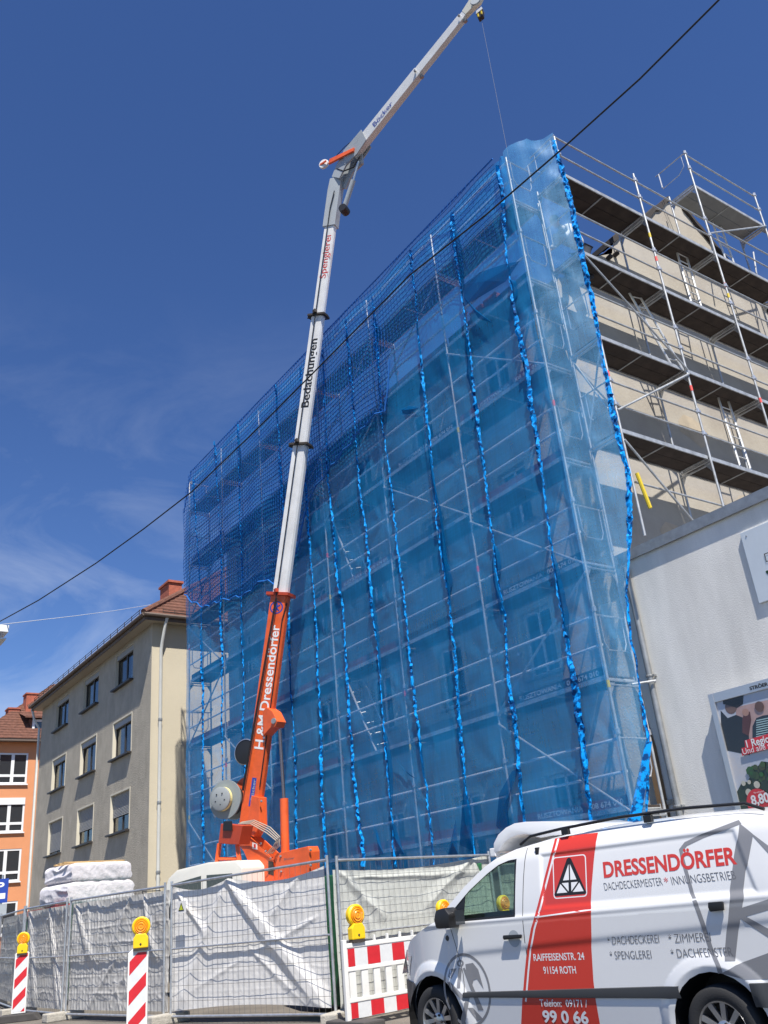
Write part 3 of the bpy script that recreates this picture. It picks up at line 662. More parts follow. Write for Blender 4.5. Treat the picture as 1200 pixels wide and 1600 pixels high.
# ------------------------------------------------------------------ blue netting
NY = 10.955
seam_px = [
 [(783, 262), (800, 430), (822, 560), (836, 650), (855, 760), (868, 870), (885, 980), (905, 1080), (918, 1180), (930, 1285)],
 [(708, 335), (716, 400), (728, 470), (742, 590), (752, 680), (768, 790), (780, 890), (793, 960), (797, 1060), (812, 1150), (825, 1285)],
 [(645, 395), (655, 500), (664, 590), (668, 640), (678, 720), (690, 830), (704, 930), (716, 1030), (720, 1120), (730, 1220), (742, 1310)],
 [(585, 465), (594, 560), (600, 660), (612, 740), (622, 830), (634, 920), (645, 1020), (655, 1110), (668, 1200), (680, 1325)],
 [(545, 500), (552, 600), (558, 680), (566, 770), (578, 860), (585, 950), (596, 1040), (602, 1120), (612, 1230), (620, 1330)],
 [(508, 545), (512, 640), (516, 740), (528, 850), (538, 960), (545, 1060), (552, 1160), (560, 1250), (570, 1330)],
 [(472, 575), (478, 700), (486, 820), (494, 920), (500, 1040), (506, 1150), (508, 1240), (513, 1335)],
 [(434, 602), (441, 740), (452, 880), (455, 1000), (459, 1090), (464, 1200), (466, 1335)],
 [(375, 660), (376, 760), (381, 880), (379, 960), (384, 1030), (383, 1120), (386, 1200), (390, 1335)],
 [(338, 690), (345, 800), (350, 890), (348, 960), (351, 1040), (350, 1130), (354, 1335)],
 [(305, 750), (312, 860), (318, 920), (317, 1000), (321, 1080), (320, 1180), (322, 1335)],
]
seams = []
for sp in seam_px:
    pts = [atY(a, b, NY) for a, b in sp]
    seams.append(sorted([(p.z, p.x) for p in pts]))
def seamx(i, z): return interp(z, seams[i])
nt_ = thing('scaffold_netting', 'translucent blue debris netting wrapped around the street scaffold with bright blue seams', 'netting', (-17.6, 10.95, 1.9))
def billow(x, z):
    b = 0.04 * nz(x * 0.9, z * 0.35, 3.1) + 0.013 * nz(x * 2.2, z * 1.1, 8.0)
    b += 0.025 * math.sin(z * math.pi) ** 2 * nz(x * .7, math.floor(z / 2), 1.0)
    for px_ in PX:
        dx = x - px_
        if abs(dx) < 1.1:
            k_ = round((z - 0.9 - LV[0]) / 2.0); dz = z - (LV[0] + .9 + 2 * k_); r = math.hypot(dx, dz * .9)
            if r < 1.1: b += 0.028 * (1 - math.exp(-r / .22)) * math.exp(-r / .42) * (1 + math.sin(7 * math.atan2(dz, dx) + k_ * 2 + px_))
    rdg = abs(nz(x * 1.3 + z * 0.5, z * 0.8 - x * .3, 5.5)); b += 0.020 * (1 - min(1, rdg * 6)) * max(0, .3 + nz(x * .5, z * .4, 12.))
    return b
def edges(z): return [-26.07] + [seamx(i, z) for i in range(len(seams) - 1, -1, -1)] + [-9.28]
NZ0 = 1.85
for k in range(len(seams) + 1):
    P = []; nzr = 150; nxr = 22
    for j in range(nzr + 1):
        row = []
        for i in range(nxr + 1):
            z = lerp(NZ0, 15.45, j / nzr); e = edges(z); x = lerp(e[k], e[k + 1], i / nxr)
            if k == 0: z = lerp(NZ0, min(15.45, 14.05 + 2.2 * max(0, x + 26.07)), j / nzr)
            y = NY - 0.01 - billow(x, z) - 0.05 * math.sin(math.pi * i / nxr) * (0.5 + nz(k * 3.3, z * 0.5))
            row.append(V(x, min(y, NY + 0.03), z))
        P.append(row)
    MB().grid(P).build('net_panel', N_fac, nt_, smooth=2, fixn=False)
def seam_band(path, wfun, nrm, side, name='seam_band', seed=0):
    """crumpled doubled strip of net along a path"""
    P = []; rr = random.Random(seed)
    n = len(path)
    for j, p in enumerate(path):
        w = wfun(j / (n - 1)) * (0.7 + 0.5 * rr.random()); ruf = min(1.3, w / .08); o = nrm * (0.01 + 0.05 * ruf * rr.random()); o2 = nrm * (0.0 + 0.065 * ruf * rr.random()); p = p + side * (.05 * nz(j * .05, seed * 3.1, 7.) + .025 * nz(j * .21, seed * 1.7, 2.))
        o3 = nrm * (0.0 + 0.05 * rr.random())
        jit = Vector((0, 0, 0.04 * (rr.random() - .5)))
        P.append([p - side * w * 0.5 + o3, p - side * w * 0.15 + o + jit, p + side * w * 0.15 + o2, p + side * w * 0.5 + o3 * 0.6 - jit])
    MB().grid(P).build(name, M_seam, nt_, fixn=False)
for k, s in enumerate(seams):
    z0, z1 = s[0][0], s[-1][0]; path = []
    n = int((z1 - max(NZ0, z0 - .3)) / 0.065)
    for j in range(n + 1):
        z = lerp(max(NZ0, z0 - .3), z1, j / n); x = interp(z, s)
        path.append(V(x, NY - 0.04 - billow(x, z), z))
    sw = [0.085, 0.10, 0.055, 0.075, 0.055, 0.085, 0.065, 0.06, 0.06, 0.06, 0.08][k]
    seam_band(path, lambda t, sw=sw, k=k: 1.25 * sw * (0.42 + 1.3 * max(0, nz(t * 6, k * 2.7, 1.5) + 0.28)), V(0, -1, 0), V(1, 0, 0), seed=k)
# the end sheet round the corner
A0, B0 = V(-9.30, 10.94, 0), V(-8.43, 11.62, 0)
dirE = (B0 - A0).normalized(); nE = V(dirE.y, -dirE.x, 0)
rt_px = [(868, 226), (880, 268), (895, 330), (910, 395), (925, 465), (940, 545), (955, 630), (968, 690), (980, 740), (986, 800), (984, 860), (978, 930), (985, 1000), (1000, 1080), (1012, 1150), (1012, 1215), (1008, 1290)]
redge = []
for px, py in rt_px:
    p = atPl(px, py, A0, nE); redge.append((p.z, (p - A0).dot(dirE)))
redge.sort()
P = []
for j in range(121):
    row = []
    for i in range(15):
        u0 = i / 14
        ztop = 15.52 + interp(u0, [(0, 0), (.12, .10), (.5, .16), (.6, .02), (.8, .0), (1, .12)])
        z = lerp(1.9, ztop, j / 120); W_ = interp(z, redge)
        u = u0 * W_
        off = 0.02 + 0.07 * math.sin(math.pi * u0) * (0.6 + nz(u * 2, z * .8, 4.)) + 0.03 * (1 - min(1, 4 * abs(nz(u * 2 + z * .7, z * .9 - u, 2.))))
        p = A0 + dirE * u + nE * off; row.append(V(p.x, min(p.y, 11.93), z))
    P.append(row)
MB().grid(P).build('net_panel', N_end, nt_, smooth=2, fixn=False)
path = []
for j in range(215):
    z = lerp(2.0, 15.45, j / 214); p = A0 + dirE * interp(z, redge) + nE * 0.02; path.append(V(p.x, min(p.y, 11.9), z))
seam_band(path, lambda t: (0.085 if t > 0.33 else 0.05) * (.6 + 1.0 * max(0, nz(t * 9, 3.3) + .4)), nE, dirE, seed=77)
# twisted strap at the foot of the end sheet
sp = [atPl(*q, A0, nE) + nE * 0.06 for q in ((1014, 1160), (1009, 1190), (1003, 1225), (995, 1265), (989, 1290))]
P = [[p - dirE * (0.05 + .012 * k), p + dirE * (0.05 + .012 * k) + nE * 0.02] for k, p in enumerate(sp)]
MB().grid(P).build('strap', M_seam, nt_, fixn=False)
# folded dark flaps of doubled cloth
N_fold = net_mat('doubled_net', (0.003, 0.13, 0.34), 0.2, 0.34)
def flap(pts, off=0.06):
    q = [atY(a, b, NY - off - 0.02) for a, b in pts]; c = sum(q, V(0, 0, 0)) / len(q) - V(0, 0.04, 0)
    n = len(q); MB().add(q + [c], [(i, (i + 1) % n, n) for i in range(n)]).build('net_fold', N_fold, nt_, fixn=False)
flap([(660, 640), (668, 700), (674, 740), (690, 800), (700, 880), (688, 800), (676, 730)]); flap([(688, 790), (700, 880), (706, 960), (696, 900), (688, 850)])
flap([(726, 478), (740, 470), (790, 440), (812, 408), (790, 412), (750, 425), (724, 445)]); flap([(722, 460), (748, 498), (770, 505), (745, 485)])
flap([(768, 860), (778, 910), (790, 960), (782, 960), (770, 905)]); flap([(800, 1320), (775, 1290), (780, 1240), (800, 1205), (812, 1200), (800, 1230), (792, 1270)])
flap([(614, 1180), (640, 1212), (652, 1218), (636, 1208)]); flap([(585, 1290), (592, 1335), (600, 1335), (590, 1300)]); flap([(612, 1285), (620, 1335), (632, 1335), (618, 1290)])
flap([(624, 640), (640, 634), (655, 637), (640, 647), (626, 648)], 0.03); flap([(712, 1280), (700, 1335), (716, 1335)]); flap([(724, 1230), (718, 1320), (740, 1330), (736, 1260)])
# dark overlaps where neighbouring sheets lie doubled beside a seam
ro_ = random.Random(21)
for k, s_ in enumerate(seams):
    z0, z1 = max(NZ0, s_[0][0]), s_[-1][0]; z = z0 + ro_.uniform(0, 1.2)
    while z < z1 - .6:
        l = ro_.uniform(.5, 2.2); sd = -1 if ro_.random() < .7 else 1; wmax = ro_.uniform(.05, .17) * (1.2 if k < 4 else .8); P = []
        n = 14
        for j in range(n + 1):
            t = j / n; zz = min(z1, z + l * t); x = interp(zz, s_); wv = wmax * math.sin(math.pi * t) ** .8 * (1 + .4 * nz(zz * 3, k))
            P.append([V(x, NY - .05 - billow(x, zz), zz), V(x + sd * wv * .5, NY - .075 - billow(x, zz), zz), V(x + sd * wv, NY - .03 - billow(x + sd * wv, zz), zz)])
        MB().grid(P).build('net_overlap', N_fold, nt_, fixn=False); z += l + ro_.uniform(.3, 2.4)

# coarse safety net draped over the top left
sn = thing('safety_net', 'coarse dark blue knotted safety net draped over the upper left of the netting', 'net', (-20, 10.8, 9))
bot = [(-26.2, 11.5), (-25.51, 10.9), (-24.4, 10.3), (-23.12, 10.08), (-21.5, 9.75), (-20.46, 9.85), (-19.58, 9.4), (-18.45, 9.94), (-17.65, 11.19), (-16.65, 11.47), (-15.42, 11.69), (-14.68, 11.92), (-14.02, 11.83), (-13.6, 13.3), (-9.4, 13.6)]
def sny(x, z): return 10.80 + 0.05 * nz(x * .8, z * .8, 9.) - 0.10 * max(0, nz(x * .35, z * .5, 2.2))
topz = lambda x: min(15.5, 14.2 + 2.2 * (x + 26.0))
cord = MB()
x = -25.95; st = 0.125
while x < -9.45:
    zb = interp(x, bot) + 0.05 * math.sin(x * 9); pts = []
    z = zb
    while z < topz(x):
        pts.append(V(x + 0.03 * nz(x, z * 1.5, 6.) + 0.12 * nz(x * .4, z * .4, 3.), sny(x, z), z)); z += 0.22
    pts.append(V(x, sny(x, topz(x)), topz(x)))
    cord.tube(pts, 0.0092 if x < -13.8 else 0.0045, 3, cap=False); x += st
z = 8.9
while z < 15.5:
    run = []
    xx = -25.95
    while xx < -9.4:
        ok = interp(xx, bot) < z + .01 and z < topz(xx)
        if ok: run.append(V(xx, sny(xx, z) - 0.004, z + 0.06 * nz(xx * .8, z * .7, 5.) + 0.035 * math.sin(xx * 2.4)))
        if (not ok or xx > -9.6) and len(run) > 1: cord.tube(run, 0.0095 if z < 13.3 else 0.007, 3, cap=False)
        if not ok: run = []
        xx += 0.15
    z += st
tag(cord.build('mesh_cord', M_netdark, sn, fixn=False), kind='stuff')
rope = [V(xx, sny(xx, interp(xx, bot)) - .01, interp(xx, bot) + 0.05 * math.sin(xx * 9)) for xx in [-25.9 + .2 * i for i in range(62)]]
MB().tube(rope, 0.022, 5).build('border_rope', M_netdark, sn)
MB().tube([V(xx, 10.82, topz(xx) + .01) for xx in [-26 + .3 * i for i in range(56)]], 0.018, 5).build('border_rope', M_netdark, sn)

# tile stack and insulation board left on the decks
ts = thing('tile_stack', 'stack of red clay roof tiles on an upper deck behind the netting', 'tile stack', (-10.9, 11.4, 12.4))
tme = MB().bb(-.20, .20, -.14, .14, 0, .045).mesh('tile', M_brickc, bevel=0.008)
for a in range(2):
    for b in range(9): link('tile', tme, ts, loc=(-11.1 + a * .45 + .02 * nz(b, a), 11.35, 12.405 + b * .05))
isd = MB(); isd.bb(-18.6, -17.6, 11.2, 11.6, 12.41, 12.62); tag(isd.build('insulation_board', M_foil, bevel=0.02), 'white insulation boards lying on the upper deck beside the crane boom', 'board')

# ------------------------------------------------------------------ worker on the scaffold
def skin_body(name, pts, edges_, radii, m, parent=None, sub=2, root=0):
    me = bpy.data.meshes.new(name); me.from_pydata([tuple(p) for p in pts], edges_, [])
    o = bpy.data.objects.new(name, me); COL.objects.link(o)
    s = o.modifiers.new('skin', 'SKIN')
    for i, r in enumerate(radii):
        d = me.skin_vertices[0].data[i]; d.radius = (r, r) if not isinstance(r, tuple) else r; d.use_root = (i == root)
    ss = o.modifiers.new('sub', 'SUBSURF'); ss.levels = sub; ss.render_levels = sub
    me2 = bpy.data.meshes.new_from_object(o.evaluated_get(bpy.context.evaluated_depsgraph_get()))
    bpy.data.objects.remove(o); me2.materials.clear(); me2.materials.append(m)
    me2.polygons.foreach_set('use_smooth', [True] * len(me2.polygons)); me2.name = name
    return link(name, me2, parent)
WB = V(-9.05, 12.25, 12.52)
wk = thing('person', 'worker in a pale shirt bending over on the top deck behind the netting', 'person', WB)
T_ = [V(0, 0.25, 0.92), V(0, 0.08, 1.08), V(0, -0.12, 1.20), V(0, -0.24, 1.25), V(0, -0.34, 1.30),
      V(.18, -.18, 1.18), V(.24, -.30, .95), V(.18, -.46, .78), V(-.18, -.18, 1.18), V(-.24, -.30, .95), V(-.18, -.46, .78)]
skin_body('body', [WB + q for q in T_], [(0, 1), (1, 2), (2, 3), (3, 4), (2, 5), (5, 6), (6, 7), (2, 8), (8, 9), (9, 10)], [.16, .175, .19, .09, .06, .10, .07, .05, .10, .07, .05], M_shirt, wk)
skin_body('trousers', [WB + q for q in [V(0, .25, .93), V(.10, .25, .82), V(.12, .14, .45), V(.12, .22, .08), V(.12, .10, .05), V(-.10, .25, .82), V(-.12, .14, .45), V(-.12, .22, .08), V(-.12, .10, .05)]],
          [(0, 1), (1, 2), (2, 3), (3, 4), (0, 5), (5, 6), (6, 7), (7, 8)], [.165, .12, .085, .06, .05, .12, .085, .06, .05], M_trous, wk)
for s_ in (-1, 1):
    hc = WB + V(.18 * s_, -.47, .77)
    skin_body('hand', [hc, hc + V(0, -.04, -.05), hc + V(.02, -.06, -.10), hc + V(0, -.06, -.11), hc + V(-.02, -.06, -.10), hc + V(.035 * s_, -.05, -.06)], [(0, 1), (1, 2), (1, 3), (1, 4), (0, 5)], [.03, .034, .011, .011, .011, .012], M_skin, wk, sub=1)
hd = MB(); hd.lathe([(0.001, -.13), (.05, -.12), (.075, -.05), (.08, .02), (.07, .08), (.04, .115), (.001, .12)], WB + V(0, -.42, 1.36), V(0, -.5, .85), 16, cap=False); hd.build('head', M_skin, wk, smooth=2)
hr = MB(); hr.lathe([(0.1, -.02), (.103, .03), (.088, .1), (.045, .135), (.001, .14)], WB + V(0, -.41, 1.365), V(0, -.42, .9), 16, cap=False); hr.build('hair', M_hair, wk, smooth=2)

# ------------------------------------------------------------------ beige / taupe apartment house on the left
BY = 11.3; BX1 = -30.05; BX0 = -44.6; BZ = 11.52; BH_ = 1.38
bh = thing('apartment_house', 'grey brown four storey house with beige end wall and hipped tile roof', 'building', (-36, 11, 0))
brow = [(9.96, 11.34), (7.27, 8.65), (4.59, 5.97), (1.86, 3.24)]
bcols = [-33.0, -37.05, -41.2]
bw = 1.0
holes = [[(cx - bw, a), (cx + bw, a), (cx + bw, b), (cx - bw, b)] for cx in bcols for a, b in brow]
mb = MB(); vs, fs = sheet2d([[(BX0, 0), (BX1, 0), (BX1, BZ + .25), (BX0, BZ + .25)]] + holes, lambda u, v: (u, BY, v)); mb.add(vs, fs); mb.build('street_wall', M_taupe, bh, fixn=False)
mb = MB(); mb.add([(BX1, BY, 0), (BX1, 22, 0), (BX1, 22, BZ + .25), (BX1, BY, BZ + .25)], [(0, 1, 2, 3)]); mb.build('end_wall', M_beige, bh)
mb = MB(); mb.add([(BX0, BY, 0), (BX0, 22, 0), (BX0, 22, BZ + .25), (BX0, BY, BZ + .25)], [(0, 1, 2, 3)]); mb.add([(BX0, 22, 0), (BX1, 22, 0), (BX1, 22, BZ), (BX0, 22, BZ)], [(0, 1, 2, 3)]); mb.build('rear_wall', M_beige, bh)
mb = MB(); mb.bb(BX1 - 0.02, BX1 + 0.012, BY - 0.014, BY + 0.01, 0, BZ + .2); mb.build('corner_strip', M_beige, bh)
# eaves, roof
oh = 0.42
mb = MB(); mb.bb(BX0 - oh, BX1 + oh, BY - oh, 22 + oh, BZ + 0.02, BZ + 0.10); mb.build('soffit', mat('soffit_paint', (0.42, 0.37, 0.29), 0.85), bh)
mb = MB(); mb.bb(BX0 - oh, BX1 + oh, BY - oh - .03, BY - oh, BZ - 0.02, BZ + 0.2); mb.bb(BX1 + oh, BX1 + oh + .03, BY - oh, 22 + oh, BZ - 0.02, BZ + 0.2); mb.build('fascia', M_eave, bh)
gt = MB(); gt.tube([(BX0 - oh, BY - oh - .1, BZ + .17), (BX1 + oh + .1, BY - oh - .1, BZ + .17)], 0.07, 8); gt.tube([(BX1 + oh + .1, BY - oh - .1, BZ + .17), (BX1 + oh + .1, 22, BZ + .17)], 0.07, 8); gt.build('gutter', M_eave, bh, smooth=True)
e0, e1, f0, f1, RZ_, RI = BX0 - oh - .1, BX1 + oh + .1, BY - oh - .12, 22 + oh, BZ + 0.16, 4.3
ry = (f0 + f1) / 2
def tiled(mb, a, b, c, d, rows, cols_):
    """quad a,b (eave) d,c (ridge): stepped courses of tiles"""
    for r in range(rows):
        t0, t1 = r / rows, (r + 1.12) / rows
        P = []
        for t, lift in ((t0, 0.055), (min(t1, 1), 0.0)):
            l, rr = lerp(a, d, t), lerp(b, c, t); n = max(2, int(cols_ * (rr - l).length / max(.01, (b - a).length)))
            P.append((l, rr, lift))
        nn = 2
        vs = [P[0][0] + V(0, 0, P[0][2]), P[0][1] + V(0, 0, P[0][2]), P[1][1] + V(0, 0, P[1][2]), P[1][0] + V(0, 0, P[1][2]), P[0][0], P[0][1]]
        mb.add(vs, [(0, 1, 2, 3), (0, 4, 5, 1)])
mb = MB(); hipy = 4.9
tiled(mb, V(e0, f0, RZ_), V(e1, f0, RZ_), V(e1 - hipy, ry, RZ_ + RI), V(e0 + hipy, ry, RZ_ + RI), 22, 60)
tiled(mb, V(e1, f0, RZ_), V(e1, f1, RZ_), V(e1 - hipy, ry, RZ_ + RI), V(e1 - hipy, ry, RZ_ + RI), 22, 50)
tiled(mb, V(e0, f1, RZ_), V(e0, f0, RZ_), V(e0 + hipy, ry, RZ_ + RI), V(e0 + hipy, ry, RZ_ + RI), 22, 50)
tiled(mb, V(e1, f1, RZ_), V(e0, f1, RZ_), V(e0 + hipy, ry, RZ_ + RI), V(e1 - hipy, ry, RZ_ + RI), 22, 60)
def tile_mat(name, base):
    m = mat(name, base, 0.85, var=0.45, vscale=5, col2=tuple(c * .5 for c in base)); t = m.node_tree; b = t.nodes['Principled BSDF']
    co = t.nodes.new('ShaderNodeTexCoord'); w = t.nodes.new('ShaderNodeTexWave'); w.inputs['Scale'].default_value = 6.5; w.bands_direction = 'X'
    w2 = t.nodes.new('ShaderNodeTexWave'); w2.inputs['Scale'].default_value = 6.5; w2.bands_direction = 'Y'
    ad = t.nodes.new('ShaderNodeMath'); t.links.new(w.outputs['Fac'], ad.inputs[0]); t.links.new(w2.outputs['Fac'], ad.inputs[1])
    t.links.new(co.outputs['Object'], w.inputs[0]); t.links.new(co.outputs['Object'], w2.inputs[0])
    bp = t.nodes.new('ShaderNodeBump'); bp.inputs['Strength'].default_value = 0.8; bp.inputs['Distance'].default_value = 0.05
    t.links.new(ad.outputs[0], bp.inputs['Height']); t.links.new(bp.outputs[0], b.inputs['Normal']); return m
M_tiles2 = tile_mat('roof_tiles', (0.29, 0.125, 0.08))
roof = mb.build('roof', M_tiles2, bh)
mb = MB(); mb.tube([(e1, f0, RZ_ + .08), (e1 - hipy, ry, RZ_ + RI + .06)], 0.11, 8); mb.tube([(e0, f0, RZ_ + .08), (e0 + hipy, ry, RZ_ + RI + .06)], 0.11, 8); mb.tube([(e0 + hipy, ry, RZ_ + RI + .06), (e1 - hipy, ry, RZ_ + RI + .06)], 0.11, 8); mb.build('ridge_tiles', M_tiles2, roof)
sg = MB()
for z in (0.22, 0.34, 0.46): sg.tube([(e0 + .2, f0 + .12 + .2 * z, RZ_ + z), (e1 - .9, f0 + .12 + .2 * z, RZ_ + z)], 0.012, 5)
xx = e0 + .2
while xx < e1 - .9: sg.tube([(xx, f0 + .2, RZ_ + .05), (xx, f0 + .2, RZ_ + .48)], 0.014, 5); xx += 0.8
for z in (0.2, 0.3): sg.tube([(e1 - .1 - .3 * z, f0 + .8, RZ_ + z), (e1 - .1 - .3 * z, f1 - 1, RZ_ + z)], 0.012, 5)
yy_ = f0 + .8
while yy_ < 17: sg.tube([(e1 - .15, yy_, RZ_ + .05), (e1 - .17, yy_, RZ_ + .33)], 0.012, 5); yy_ += .45
sg.build('snow_guard', M_dark, bh)
ch = MB(); ch.bb(-36.35, -35.3, 14.0, 14.6, 13.2, 15.28); ch.bb(-36.42, -35.23, 13.94, 14.66, 15.28, 15.38); ch.build('chimney', M_brickc, roof)
dp = MB(); dp.tube([(BX1 + oh + .05, BY - oh + .8, BZ + .12), (BX1 + oh - .02, BY - .45 + .8, BZ - .05), (BX1 + .2, BY + .3, BZ - .75), (BX1 + .11, BY + .3, BZ - 1.0), (BX1 + .11, BY + .3, 0.1)], 0.062, 10)
dpo = dp.build('downpipe', mat('pale_pipe', (0.62, 0.62, 0.58), 0.5, var=.1), bh, smooth=True)
for z in (3.0, 5.2, 8.0): MB().lathe([(.075, -.05), (.08, 0), (.075, .05)], (BX1 + .11, BY + .3, z), (0, 0, 1), 10).build('pipe_collar', M_zinc, dpo)
dp = MB(); dp.tube([(BX0 - .3, BY - oh, BZ + .1), (BX0 - .2, BY - .3, BZ - .5), (BX0 - .06, BY - .08, BZ - .9), (BX0 - .06, BY - .08, 0.1)], 0.06, 10); dp.build('downpipe', mat('pale_pipe', (0.6, 0.6, 0.56)), bh, smooth=True)
# windows
rvm = MB()
for sx in (-1, 1): rvm.bb(sx * bw, sx * (bw - .012), 0.0, 0.2, 0, BH_)
rvm.bb(-bw, bw, 0, 0.2, BH_ - .012, BH_); rvm = rvm.mesh('reveal', M_reveal)
srm = MB()
for sx in (-1, 1): srm.bb(sx * bw, sx * (bw + .06), -0.012, 0.01, -0.0, BH_ + .06)
srm.bb(-bw, bw, -0.012, 0.01, BH_, BH_ + .06); srm = srm.mesh('surround', M_reveal)
frm = MB()
for a, b in ((-bw, -bw + .08), (-.05, .05), (bw - .08, bw)): frm.bb(a, b, .12, .18, 0, BH_)
frm.bb(-bw + .08, bw - .08, .12, .18, 0, .09); frm.bb(-bw + .08, bw - .08, .12, .18, BH_ - .1, BH_)
frm = frm.mesh('window', M_dkframe)
pam = [MB().bb(a, b, .145, .155, .08, BH_ - .09).mesh('pane', M_glass) for a, b in ((-bw + .07, -.04), (.04, bw - .07))]
sim = MB().bb(-bw - .08, bw + .08, -0.16, 0.13, -.06, 0).mesh('sill', M_dkframe)
bxm = MB().bb(-bw + .01, bw - .01, .04, .12, BH_ - .22, BH_ - .01).mesh('shutter_box', M_shut)
M_pane = glass_mat('pane_glass', None, (0.7, 0.74, 0.76), 1)
for p in pam: p.materials.clear(); p.materials.append(M_pane)
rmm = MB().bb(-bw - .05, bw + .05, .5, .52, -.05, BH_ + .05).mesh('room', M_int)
cu2 = []
for a_, b_ in ((.08, bw - .12), (-bw + .1, -.45), (.3, bw - .12)): cu2.append(MB().grid([[V(lerp(a_, b_, i / 40), .27 + .03 * math.sin(i * 1.5), z) for z in (0.05, BH_ - .05)] for i in range(41)]).mesh('curtain', M_curt))
cum = MB(); 
Pc = [[V(lerp(-bw + .1, bw - .1, i / 60), .30 + .03 * math.sin(i * 1.5), z) for z in (0.05, 1.25)] for i in range(61)]; cum = MB().grid(Pc).mesh('curtain', M_curt)
def shutter(frac):
    b = MB(); n = int(frac * 27)
    for i in range(n):
        z1 = BH_ - .01 - i * 0.05; b.add([(-bw + .02, .10, z1), (bw - .02, .10, z1), (bw - .02, .085, z1 - .025), (-bw + .02, .085, z1 - .025), (bw - .02, .10, z1 - .047), (-bw + .02, .10, z1 - .047)], [(0, 1, 2, 3), (3, 2, 4, 5)])
    return b.mesh('roller_shutter', M_shut)
shf = {0.96: shutter(.96), 0.66: shutter(.66), 0.6: shutter(.6), 0.2: shutter(.2)}
for ci, cx in enumerate(bcols):
    for ri, (a, b) in enumerate(brow):
        w = link('window', frm, bh, loc=(cx, BY, a))
        link('reveal', rvm, w); link('sill', sim, w); (link('surround', srm, w) if ri > 0 else None)
        for p in pam: link('pane', p, w)
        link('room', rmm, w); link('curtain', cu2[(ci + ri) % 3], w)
        if ri < 2: link('shutter_box', bxm, w); 
        if ri == 2: link('roller_shutter', shf[{2: .96, 1: .66, 0: .6}[ci]], w)

# ------------------------------------------------------------------ orange house at the end of the street
OX = -56.0
oh_ = thing('orange_house', 'orange rendered house with white windows and a red tiled roof closing the street', 'building', (OX, 8, 0))
orow = [(9.72, 11.5), (7.05, 8.95), (4.42, 6.15), (1.7, 3.4)]
ocols = [(11.05, 13.55)]
holes = [[(a, z0), (b, z0), (b, z1), (a, z1)] for a, b in ocols for z0, z1 in orow]
OE = 12.15; OY0, OY1 = 10.7, 24.0
mb = MB(); vs, fs = sheet2d([[(OY0, 0), (OY1, 0), (OY1, OE), (OY0, OE)]] + holes, lambda u, v: (OX, u, v)); mb.add(vs, fs); mb.build('front_wall', M_orwall, oh_, fixn=False)
for yv in (OY0, OY1): MB().add([(OX, yv, 0), (OX - 11, yv, 0), (OX - 11, yv, OE), (OX, yv, OE)], [(0, 1, 2, 3)]).build('side_wall', M_orwall, oh_)
mb = MB(); mb.bb(OX - .2, OX + .45, OY0 - .4, OY1 + .4, OE - .02, OE + .08); mb.bb(OX + .45, OX + .57, OY0 - .5, OY1 + .4, OE - .04, OE + .12); mb.build('eave', M_eave, oh_)
mb = MB(); z0 = OE + .1; e0_, e1_ = OY0 - .5, OY1 + .5; RX = OX - 5.5
tiled(mb, V(OX + .6, e1_, z0), V(OX + .6, e0_, z0), V(RX, e0_ + 6, z0 + 4.9), V(RX, e1_ - 6, z0 + 4.9), 24, 60)
tiled(mb, V(OX + .6, e0_, z0), V(OX - 11.6, e0_, z0), V(RX, e0_ + 6, z0 + 4.9), V(RX, e0_ + 6, z0 + 4.9), 24, 60)
tiled(mb, V(OX - 11.6, e0_, z0), V(OX - 11.6, e1_, z0), V(RX, e1_ - 6, z0 + 4.9), V(RX, e0_ + 6, z0 + 4.9), 24, 60)
roof = mb.build('roof', M_tiles2, oh_)
for px, py, s_, hh in ((20, 1110, .33, 1.5), (48, 1087, .34, 2.0)):
    p = atX(px, py, OX - 2.5); mb = MB(); mb.bb(p.x - .4, p.x + .4, p.y - s_, p.y + s_, p.z - hh, p.z); mb.bb(p.x - .45, p.x + .45, p.y - s_ - .05, p.y + s_ + .05, p.z, p.z + .09); mb.build('chimney', M_brickc, roof)
p0, p1 = atX(51, 1124, OX - .4), atX(66, 1144, OX - .4); yA, zA, zB = p0.y, p1.z, p0.z
dm = MB(); dm.bb(OX - 3.0, OX - .45, yA - .1, yA + 1.9, zA - .4, zB + .05); dmo = dm.build('dormer', M_tiles2, oh_)
mb = MB(); mb.add([(OX - .1, yA - .5, zB + .10), (OX - .1, yA + 2.2, zB + .10), (OX - 3.5, yA + 2.2, zB + 1.2), (OX - 3.5, yA - .5, zB + 1.2)], [(0, 1, 2, 3)]); mb.bb(OX - .14, OX - .08, yA - .5, yA + 2.2, zB + .04, zB + .15); mb.build('dormer_roof', M_tiles2, dmo)
mb = MB()
for a_, b_, c_, d_ in ((yA, yA + .14, zA, zB), (yA + 1.5, yA + 1.64, zA, zB), (yA + .14, yA + 1.5, zA, zA + .13), (yA + .14, yA + 1.5, zB - .13, zB)): mb.bb(OX - .46, OX - .36, a_, b_, c_, d_)
mb.build('dormer_window', M_wframe, dmo); MB().bb(OX - .43, OX - .41, yA + .05, yA + 1.55, zA + .05, zB - .05).build('pane', M_glass, dmo)
p = atX(34, 1137, OX - 1.2); MB().box(p, (.06, .55, .42), Matrix.Rotation(-.7, 3, 'Y')).build('roof_light', M_glass, roof)
